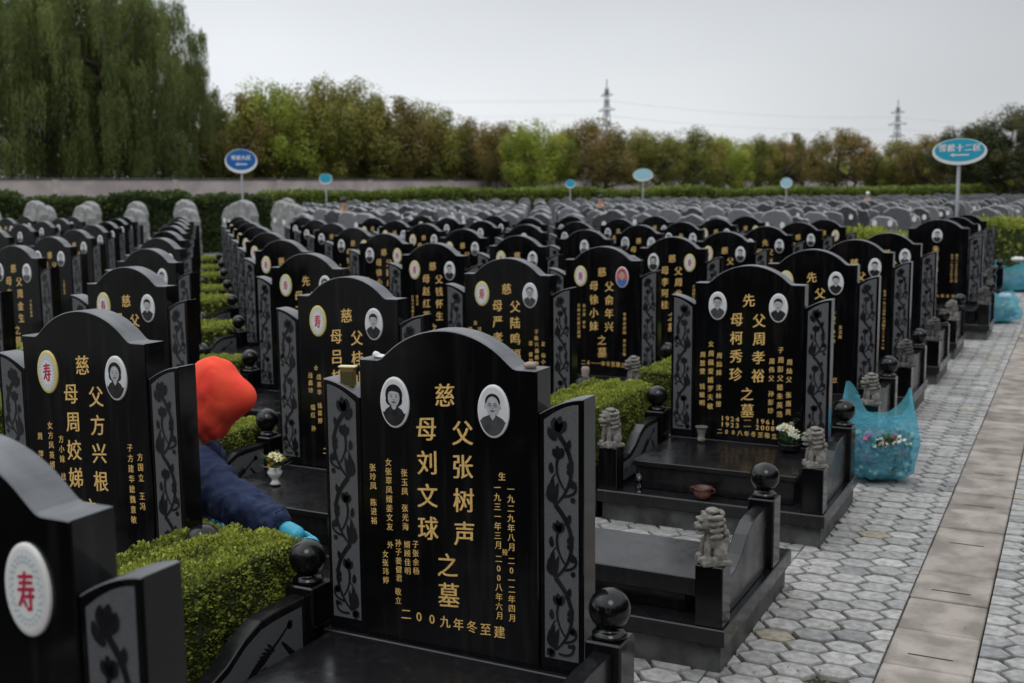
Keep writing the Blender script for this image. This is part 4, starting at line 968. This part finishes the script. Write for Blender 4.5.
# crouching mourner: world coordinates, facing +X
pel = V((-3.98, 3.72, .42)); ch = V((-3.62, 3.72, .66)); nk = V((-3.42, 3.72, .82)); hd = V((-3.34, 3.72, .96))
rs, ls_ = V((-3.44, 3.56, .73)), V((-3.58, 3.88, .70)); re, le = V((-3.12, 3.50, .615)), V((-3.62, 3.96, .50)); rw, lw = V((-2.77, 3.44, .515)), V((-3.34, 3.70, .44))
rk, lk = V((-3.52, 3.56, .46)), V((-3.50, 3.92, .48)); ra, la = V((-3.80, 3.58, .09)), V((-3.78, 3.90, .09))
J = [(pel, .14), (pel.lerp(ch, .5), .13), (ch, .135), (nk, .055), (hd + V((-.01, 0, -.03)), .085), (hd + V((.01, 0, .06)), .085), (rs, .06), (re, .045), (rw, .028), (ls_, .06), (le, .045), (lw, .028),
     (pel + V((.02, -.10, -.02)), .10), (rk, .06), (ra, .04), (ra + V((.17, 0, -.045)), .032), (pel + V((.02, .10, -.02)), .10), (lk, .06), (la, .04), (la + V((.17, 0, -.045)), .032)]
E_ = [(0, 1), (1, 2), (2, 3), (3, 4), (4, 5), (2, 6), (6, 7), (7, 8), (2, 9), (9, 10), (10, 11), (0, 12), (12, 13), (13, 14), (14, 15), (0, 16), (16, 17), (17, 18), (18, 19)]
body = link('person', skin('person', J, E_, M['skin']), label='person in a red hood, navy jacket and blue gloves bending over among the graves', cat='person')
def clump(me, amp, sc, seed=0):
    for v in me.vertices: v.co += v.normal * amp * .35 * (1 - 2 * abs(noise.noise(Vector((v.co.x * sc * 2.4, v.co.y * sc * 2.2, v.co.z * sc * .9)))) ** .6)
    for v in me.vertices: v.co += v.normal * amp * (noise.noise(v.co * sc + Vector((seed, 0, 0))) + .5 * noise.noise(v.co * sc * 2.3))
    return me
JJ = [(pel + V((0, 0, .06)), .20), (pel.lerp(ch, .5) + V((0, 0, .03)), .19), (ch + V((.06, -.04, -.01)), .20), (nk + V((-.05, 0, -.05)), .10), (rs + V((-.03, .02, -.03)), .145), (rs.lerp(re, .5) + V((0, 0, -.02)), .128), (re + V((0, 0, -.02)), .108), (re.lerp(rw, .55), .084), (rw + V((-.01, 0, 0)), .058),
      (ls_, .10), (le, .08), (lw + V((-.03, .03, 0)), .05)]
EJ = [(0, 1), (1, 2), (2, 3), (2, 4), (4, 5), (5, 6), (6, 7), (7, 8), (2, 9), (9, 10), (10, 11)]
link('jacket', clump(skin('jacket', JJ, EJ, M['jacket'], sub=4), .020, 11), body)
JT = [(pel, .16), (pel + V((.02, -.10, -.01)), .115), (rk, .085), (rk.lerp(ra, .6), .065), (ra + V((0, 0, .03)), .06), (pel + V((.02, .10, -.01)), .115), (lk, .085), (lk.lerp(la, .6), .065), (la + V((0, 0, .03)), .06)]
link('trousers', clump(skin('trousers', JT, [(0, 1), (1, 2), (2, 3), (3, 4), (0, 5), (5, 6), (6, 7), (7, 8)], M['trousers']), .012, 9), body)
for an in (ra, la): link('shoe', skin('shoe', [(an + V((-.05, 0, -.04)), .045), (an + V((.06, 0, -.045)), .045), (an + V((.19, 0, -.055)), .035)], [(0, 1), (1, 2)], M['boot']), body)
# face under the hood, turned away to the right and down
fc = MB()
hm = blob_mesh('face', [((hd.x + .05, hd.y, hd.z - .005), (.062, .068, .088)), ((hd.x + .112, hd.y, hd.z - .01), (.016, .012, .016)), ((hd.x + .098, hd.y, hd.z - .045), (.010, .022, .006)), ((hd.x + .09, hd.y, hd.z - .07), (.02, .025, .018))], .006, M['skin'])
link('face', hm, body)
# hood: a scarf drawn forward to a peak and falling on to the shoulders
hv = []; hf = []; nu, nv = 110, 60; hc = hd + V((-.030, -.02, .018)); pk = V((.99, .0, .02)).normalized()
for b in range(nv + 1):
    th = math.pi * b / nv * .93
    for a in range(nu):
        ph = 2 * math.pi * a / nu; d = V((math.sin(th) * math.cos(ph), math.sin(th) * math.sin(ph), math.cos(th)))
        k = max(0, d.dot(pk)); r_ = .113 + .050 * k ** 3 + .080 * k ** 18 + .022 * max(0, V((.62, 0, .78)).dot(d)) ** 3 + (.055 * max(0, -d.z) ** 2) * (1 - .6 * max(0, d.x)) + .02 * max(0, d.z)
        r_ += .005 * noise.noise(d * 2.6) + .0035 * math.sin(ph * 5 + 9 * d.z) * (max(0, -d.z) + .35) * min(1, th * 2)
        psi = math.atan2(d.z, d.y); r_ += (.004 * abs(math.sin(psi * 3.5 + 2.2 * d.x + 2 * noise.noise(d * 2))) ** .6 - .004) * (1 - k ** 6) * min(1, 2.2 * math.hypot(d.y, d.z))
        hv.append(hc + V((d.x * r_, d.y * r_ * .88, d.z * r_ * 1.22)))
for b in range(nv):
    for a in range(nu): hf.append((b * nu + a, (b + 1) * nu + a, (b + 1) * nu + (a + 1) % nu, b * nu + (a + 1) % nu))
link('hood', MB().add(hv, hf, 0, True).mesh('hood', M['hood']), body)
def glove(w_, dirv, side):
    dirv = dirv.normalized(); up = V((0, 0, 1)); sd_ = dirv.cross(up).normalized() * side; dn = V((0, 0, -1))
    palm = w_ + dirv * .055
    Jg = [(w_ - dirv * .06, .048), (w_, .040), (palm, (.046, .028))]; Eg = [(0, 1), (1, 2)]
    me = [skin('g', Jg, Eg, M['glove'])]
    for k in range(4):
        b0 = palm + sd_ * (.026 - .0175 * k) + dirv * .015; L_ = [.030, .034, .031, .024][k]
        p1 = b0 + dirv * L_ + dn * .004; p2 = p1 + dirv * L_ * .55 + dn * L_ * .65; p3 = p2 + dirv * L_ * .15 + dn * L_ * .6
        me.append(skin('g', [(b0, .0105), (p1, .010), (p2, .0092), (p3, .0075)], [(0, 1), (1, 2), (2, 3)], M['glove']))
    b0 = w_ + sd_ * .03 + dirv * .02; p1 = b0 + sd_ * .022 + dirv * .022 + dn * .012; p2 = p1 + dirv * .026 + dn * .018
    me.append(skin('g', [(b0, .013), (p1, .0115), (p2, .009)], [(0, 1), (1, 2)], M['glove']))
    mb = MB()
    for m_ in me: mb.add([v.co[:] for v in m_.vertices], [tuple(p.vertices) for p in m_.polygons], 0, True)
    return mb.mesh('glove', M['glove'])
link('glove', glove(rw + V((.03, 0, 0)), V((1, -.1, -.15)), -1), body); link('glove', glove(lw, V((.7, -.6, -.2)), 1), body)
def standing(p, m_, hat, label, sc=1.0, rz=0.0):
    J = [(V((0, 0, .92)), .13), (V((0, 0, 1.15)), .125), (V((0, 0, 1.38)), .14), (V((0, 0, 1.50)), .055), (V((0, -.01, 1.60)), .085), (V((0, 0, 1.68)), .08)]
    E2 = [(0, 1), (1, 2), (2, 3), (3, 4), (4, 5)]
    for s_ in (-1, 1):
        n = len(J); J += [(V((s_ * .2, 0, 1.38)), .065), (V((s_ * .27, .02, 1.12)), .05), (V((s_ * .24, -.12, .90)), .035), (V((s_ * .10, 0, .85)), .095), (V((s_ * .11, -.03, .48)), .07), (V((s_ * .11, .02, .08)), .05), (V((s_ * .12, -.14, .04)), .04)]
        E2 += [(2, n), (n, n + 1), (n + 1, n + 2), (0, n + 3), (n + 3, n + 4), (n + 4, n + 5), (n + 5, n + 6)]
    o = link('person', skin('person', J, E2, M['skin']), None, p, rz, label, 'person', 'distant visitors among the graves', sc=sc)
    link('coat', skin('coat', [(j[0], (j[1] if not isinstance(j[1], tuple) else j[1][0]) * 1.13) for j in J[:3]] + [(J[k][0], J[k][1] * 1.2) for k in (6, 7, 8, 13, 14, 15)], [(0, 1), (1, 2), (2, 3), (3, 4), (4, 5), (2, 6), (6, 7), (7, 8)], m_), o)
    link('trousers', skin('trousers', [(J[0][0], .145)] + [(J[k][0], J[k][1] * 1.15) for k in (9, 10, 11, 16, 17, 18)], [(0, 1), (1, 2), (2, 3), (0, 4), (4, 5), (5, 6)], M['trousers']), o)
    v_, f_ = lathe([(.10, 1.66), (.098, 1.72), (.07, 1.78), (.01, 1.80)], 14); link('hat' if hat != 'hair' else 'hair', MB().add(v_, f_, 0, True).mesh('hat', M[hat]), o, (0, .012, 0))
standing(at(866, 56), M['jacket'], 'white', 'tiny distant person in a white cap left of the big sign pole')
standing(at(601, 40), M['boot'], 'hair', 'tiny dark-clothed person among the grey graves below the tall pylon')
standing(at(346, 30), M['trousers'], 'hair', 'tiny distant person behind the black graves left of centre', rz=1.2)

# ------------------------------------------------------------------ bags
def bag(name, p, r0, h, label, m_, handles=True, seed=0, lie=0):
    n, k_ = 64, 34; vs = []; fs = []
    for b in range(k_ + 1):
        t = b / k_
        for a in range(n):
            g = 6.28318 * a / n; f = (math.sin(min(1, t * 5) * math.pi / 2)) * (1 - .10 * t) * (1 + .10 * math.sin(t * 2.6))
            if handles: f *= 1 - .30 * max(0, t - .55) ** 1.2
            pk_ = .80 * min(.72, max(0, math.cos(g - .1)) ** 4) / .72 + 1.08 * min(.72, max(0, math.cos(g - .1 - math.pi)) ** 4) / .72
            z = h * (t ** 1.05) * (.66 + (.30 * pk_ if handles else .1 * math.sin(3 * g)) * t ** 2)
            q = V((math.cos(g), math.sin(g), t * 2)); w_ = noise.noise(q * 1.3 + V((seed, 0, 0))) * .16 + noise.noise(V((math.cos(g) * 3.5, math.sin(g) * 3.5, t * 3 + seed))) * .10 + noise.noise(V((math.cos(g) * 9, math.sin(g) * 9, t * 7 + seed))) * .045
            rr_ = r0 * f * (1 + w_); ys = .78 - (.45 * t if handles else 0)
            vs.append((rr_ * math.cos(g) * (1 + (.12 * t if handles else 0)), rr_ * math.sin(g) * ys, z + .012 * noise.noise(q * 5)))
    for b in range(k_):
        for a in range(n): fs.append((b * n + a, b * n + (a + 1) % n, (b + 1) * n + (a + 1) % n, (b + 1) * n + a))
    fs.append(tuple(range(n - 1, -1, -1)))
    o = bpy.data.objects.new(name, None); C.objects.link(o); o.location = p; o.rotation_euler = (0, 0, .45); o['label'] = label; o['category'] = 'bag'
    link('bag_film', MB().add(vs, fs, 0, True).mesh('bag_film', m_), o)
    if False:
        for s_ in (-1, 1):
            x = s_ * r0 * .86; pts = []
            for q in range(12):
                a = math.pi * q / 11; pts.append((x + s_ * .055 - s_ * .055 * math.cos(a) * 1.0 - s_ * .055, (.0) + .035 * math.cos(a), h * .93 + .10 * math.sin(a) * h / .5))
            mb = MB(); q = []
            for u in pts: q += [V(u) + V((0, -.012, 0)), V(u) + V((.004, .012, .003))]
            mb.add(q, [(2 * u, 2 * u + 1, 2 * u + 3, 2 * u + 2) for u in range(len(pts) - 1)], 0, True); link('handle', mb.mesh('handle', m_), o)
    rr = random.Random(seed)
    mb = MB(); mats = [M['petal_w'], M['petal_p'], M['stem'], M['petal_c'], M['vase_w'], M['hedge_core']]
    for q in range(420):
        a = rr.uniform(0, 6.28); z = rr.uniform(.10, .48) * h; r_ = r0 * rr.uniform(.55, .84) * (1 if handles else .8); c_ = V((r_ * math.cos(a), r_ * .68 * math.sin(a), z))
        mi = rr.choice([0, 1, 1, 2, 2, 2, 2, 5, 5, 3])
        for u in range(5):
            d = V((rr.uniform(-1, 1), rr.uniform(-1, 1), rr.uniform(-1, 1))).normalized(); t = d.orthogonal().normalized(); s_ = rr.uniform(.02, .042)
            mb.add([c_, c_ + d * s_ * .6 + t * s_ * .4, c_ + d * s_, c_ + d * s_ * .6 - t * s_ * .4], [(0, 1, 2, 3)], mi)
    b_ = bmesh.new(); bmesh.ops.create_icosphere(b_, subdivisions=4, radius=1)
    for v in b_.verts:
        k2 = 1 + .22 * noise.noise(v.co * 2.2 + V((seed, 0, 0))) + .13 * noise.noise(v.co * 6); v.co = V((v.co.x * r0 * .82 * k2, v.co.y * r0 * .60 * k2, h * .255 + v.co.z * h * .235 * k2))
    mb.bm(b_, 6, True); mats.append(M['contents'])
    link('discarded_flowers', mb.mesh('discarded_flowers', mats), o)
    return o
bag('plastic_bag', (-1.07, 7.30, -.002), .225, .66, 'large translucent blue plastic bag full of discarded flowers, standing on the path', M['bag'], True, 3)
o = bag('plastic_bag', (-1.02, 16.9, 0), .36, .58, 'slumped blue plastic bag with a white top on the path, nearer of two far bags', M['bag'], False, 5)
link('white_wrapping', blob_mesh('white_wrapping', [((.16, 0, .36), (.10, .08, .05))], .02, M['paper'], disp=.02), o)
o = bag('plastic_bag', (-.92, 22.3, 0), .48, .75, 'round blue plastic bag at the right edge, the farthest bag on the path', M['bag'], False, 7)
link('white_wrapping', blob_mesh('white_wrapping', [((-.05, 0, .58), (.12, .10, .05))], .02, M['paper'], disp=.02), o)

# ------------------------------------------------------------------ offerings and small things
def flowers(name, p, pot, petals, nfl, spread, hgt, label, seed, fs_=.03, zbase=.0):
    o = bpy.data.objects.new(name, None); C.objects.link(o); o.location = p; o['label'] = label; o['category'] = 'flowers'
    link(pot[0], pot[1], o); rr = random.Random(seed); st = MB(); lv = MB()
    for q in range(nfl):
        a = rr.uniform(0, 6.28); r_ = spread * rr.uniform(.1, 1); e = V((r_ * math.cos(a), r_ * math.sin(a), hgt * rr.uniform(.6, 1.0))); v_, f_ = tube([V((0, 0, zbase)), V((e.x * .4, e.y * .4, e.z * .6)), e], .0025, 5); st.add(v_, f_)
        fm = MB(); up = (e + V((rr.uniform(-.03, .03), -.05, 0))).normalized(); s_ = fs_ * rr.uniform(.7, 1.2); t = up.orthogonal().normalized()
        for ring, (tilt, sc) in enumerate(((.9, 1), (.55, .8), (.2, .55))):
            for k in range(6):
                t2 = t.copy(); t2.rotate(Matrix.Rotation(6.283 * k / 6 + ring * .5, 3, up)); b2 = up.cross(t2); tip = (t2 * tilt + up * (1.1 - tilt)).normalized() * s_ * sc
                fm.add([e, e + tip * .55 + b2 * s_ * .28 * sc, e + tip, e + tip * .55 - b2 * s_ * .28 * sc], [(0, 1, 2, 3)])
        fm.add(*[ [tuple(V(x) * s_ * .22 + e + up * s_ * .2) for x in ((1, 0, 0), (0, 1, 0), (-1, 0, 0), (0, -1, 0), (0, 0, 1), (0, 0, -1))], [(0, 1, 4), (1, 2, 4), (2, 3, 4), (3, 0, 4), (1, 0, 5), (2, 1, 5), (3, 2, 5), (0, 3, 5)]])
        link('blossom', fm.mesh('blossom', M[petals[q % len(petals)]]), o)
    for q in range(46):
        a = rr.uniform(0, 6.28); b = V((math.cos(a) * spread * .3, math.sin(a) * spread * .3, zbase + rr.uniform(0, .3) * hgt)); d = V((math.cos(a), math.sin(a), rr.uniform(.2, 1.6))).normalized(); s_ = hgt * rr.uniform(.3, .6); n_ = d.cross(V((0, 0, 1))).normalized()
        lv.add([b, b + d * s_ * .5 + n_ * s_ * .10, b + d * s_, b + d * s_ * .5 - n_ * s_ * .10], [(0, 1, 2, 3)])
    st.add(lv.v, lv.f); link('stems', st.mesh('stems', M['stem']), o)
v_, f_ = lathe([(.022, 0), (.030, .004), (.018, .018), (.016, .03), (.034, .05), (.040, .068), (.030, .085), (.034, .095), (.028, .094), (.022, .08)], 20); VASE = MB().add(v_, f_, 0, True).mesh('vase', M['vase_w'])
flowers('flower_vase', (-3.70, 4.52, .346), ('vase', VASE), ['petal_c', 'petal_c', 'petal_y', 'petal_c', 'petal_c', 'petal_y'], 9, .055, .155, 'small white vase of cream and yellow flowers on the slab beside the hooded person', 4, .034, .08)
v_, f_ = lathe([(.05, 0), (.062, .02), (.066, .045), (.060, .05), (.05, .04)], 20); BOWL = MB().add(v_, f_, 0, True).mesh('bowl', M['black'])
flowers('flower_bowl', (-1.44, 6.40, .346), ('bowl', BOWL), ['petal_w', 'petal_w', 'petal_w', 'petal_c'], 13, .11, .155, 'white lilies in a low dark bowl before the 1924 - 1961 inscription', 6, .030, .04)
v_, f_ = lathe([(.035, 0), (.045, .006), (.060, .03), (.064, .045), (.056, .062), (.066, .070), (.068, .078), (.058, .078), (.050, .06)], 26)
o = link('incense_pot', MB().add(v_, f_, 0, True).mesh('incense_pot', M['copper']), None, (-1.765, 5.765, .183), sc=.82, label='small brown glazed incense pot on the ledge before the 1924 - 1961 grave', cat='incense pot')
for s_ in (-1, 1):
    v_, f_ = tube([(s_ * .058, 0, .045), (s_ * .082, 0, .05), (s_ * .084, 0, .07), (s_ * .062, 0, .072)], .006, 6); link('handle', MB().add(v_, f_, 0, True).mesh('handle', M['copper']), o)
v_, f_ = lathe([(.022, 0), (.026, .01), (.020, .03), (.030, .075), (.040, .09), (.032, .09), (.024, .07)], 8)
link('stone_cup', MB().add(v_, f_, 0, False).mesh('stone_cup', M['lion']), None, (-1.985, 6.44, .346), label='small fluted grey stone cup at the left foot of the 1924 - 1961 headstone', cat='cup')
v_, f_ = lathe([(.018, 0), (.020, .10), (.018, .10), (.016, .005)], 14)
link('drinking_glass', MB().add(v_, f_, 0, True).mesh('drinking_glass', mat('clear_glass', (.8, .85, .85), .05, trans=1.0)), None, (-2.13, 5.75, .183), label='small clear glass standing on the ledge beside the left stone lion', cat='glass')
v_, f_ = lathe([(.018, 0), (.022, .004), (.014, .03), (.020, .06), (.016, .075)], 14); 
for q, (x, y, m_, lb) in enumerate([(-3.46, 8.1, 'pebble', 'small pink vase on the slab of the colour-portrait grave'), (-3.62, 8.12, 'vase_w', 'small white cup on the slab of the colour-portrait grave')]):
    link('small_vase', MB().add([(a * 1.7, b * 1.7, c * 1.7) for a, b, c in v_], f_, 0, True).mesh('small_vase', M[m_]), None, (x, y, .346), label=lb, cat='vase')
# things left on the central headstone
tp = lambda name, me, p, lb, cat, rz=0, rx=0: link(name, me, None, p, rz, lb, cat)
o = link('gilt_box', MB().bm(box_bm(-.026, .026, -.012, .012, 0, .068, .003)).mesh('gilt_box', M['brass']), None, (-2.195, 3.085, 1.205), rz=.25, label='small gilt framed picture box on the left side stone of the central grave', cat='box')
link('picture', MB().bm(box_bm(-.022, .022, -.0145, -.0125, .008, .052, .0005)).mesh('picture', M['dkgreen']), o); link('lid', MB().bm(box_bm(-.031, .031, -.014, .014, .0635, .070, .002)).mesh('lid', M['petal_c']), o)
def rock(r_, seed):
    return blob_mesh('pebble', [((0, 0, r_ * .4), (r_, r_ * .8, r_ * .5)), ((r_ * .4, .2 * r_, r_ * .5), (r_ * .6, r_ * .5, r_ * .45))], r_ * .14, M['pebble'], disp=.004)
link('pebble', rock(.024, 1), None, (-1.505, 3.09, 1.308), label='pinkish pebble resting on the right shoulder of the central headstone', cat='pebble')
link('paper_scrap', blob_mesh('paper_scrap', [((0, 0, .006), (.026, .018, .007)), ((-.022, 0, .012), (.015, .012, .012))], .004, M['paper'], disp=.004), None, (-2.06, 3.09, 1.308), label='crumpled white paper scrap on the left shoulder of the central headstone', cat='litter')
rr = random.Random(77); mb = MB()
for q in range(260):
    x, y = rr.choice([(rr.uniform(-1.1, -.3), rr.uniform(3.4, 14)), (rr.gauss(-.80, .07), rr.gauss(4.1, .05)), (rr.gauss(-1.12, .03), rr.uniform(3.5, 14))]); a = rr.uniform(0, 6.28); s_ = rr.uniform(.004, .012); z = .005 if math.hypot(x + .8, y - 4.1) > .1 else -.012
    mb.add([(x + s_ * math.cos(a), y + s_ * math.sin(a), z), (x - s_ * .4 * math.sin(a), y + s_ * .4 * math.cos(a), z + .003), (x - s_ * math.cos(a), y - s_ * math.sin(a), z + .001), (x + s_ * .4 * math.sin(a), y - s_ * .4 * math.cos(a), z)], [(0, 1, 2, 3)], rr.choice([0, 0, 1]))
link('leaf_litter', mb.mesh('leaf_litter', [mat('dry_leaf', (.20, .12, .03), .8), M['stem']]), kind='stuff', label='tiny dry leaves and crumbs scattered over the pavers', cat='litter')
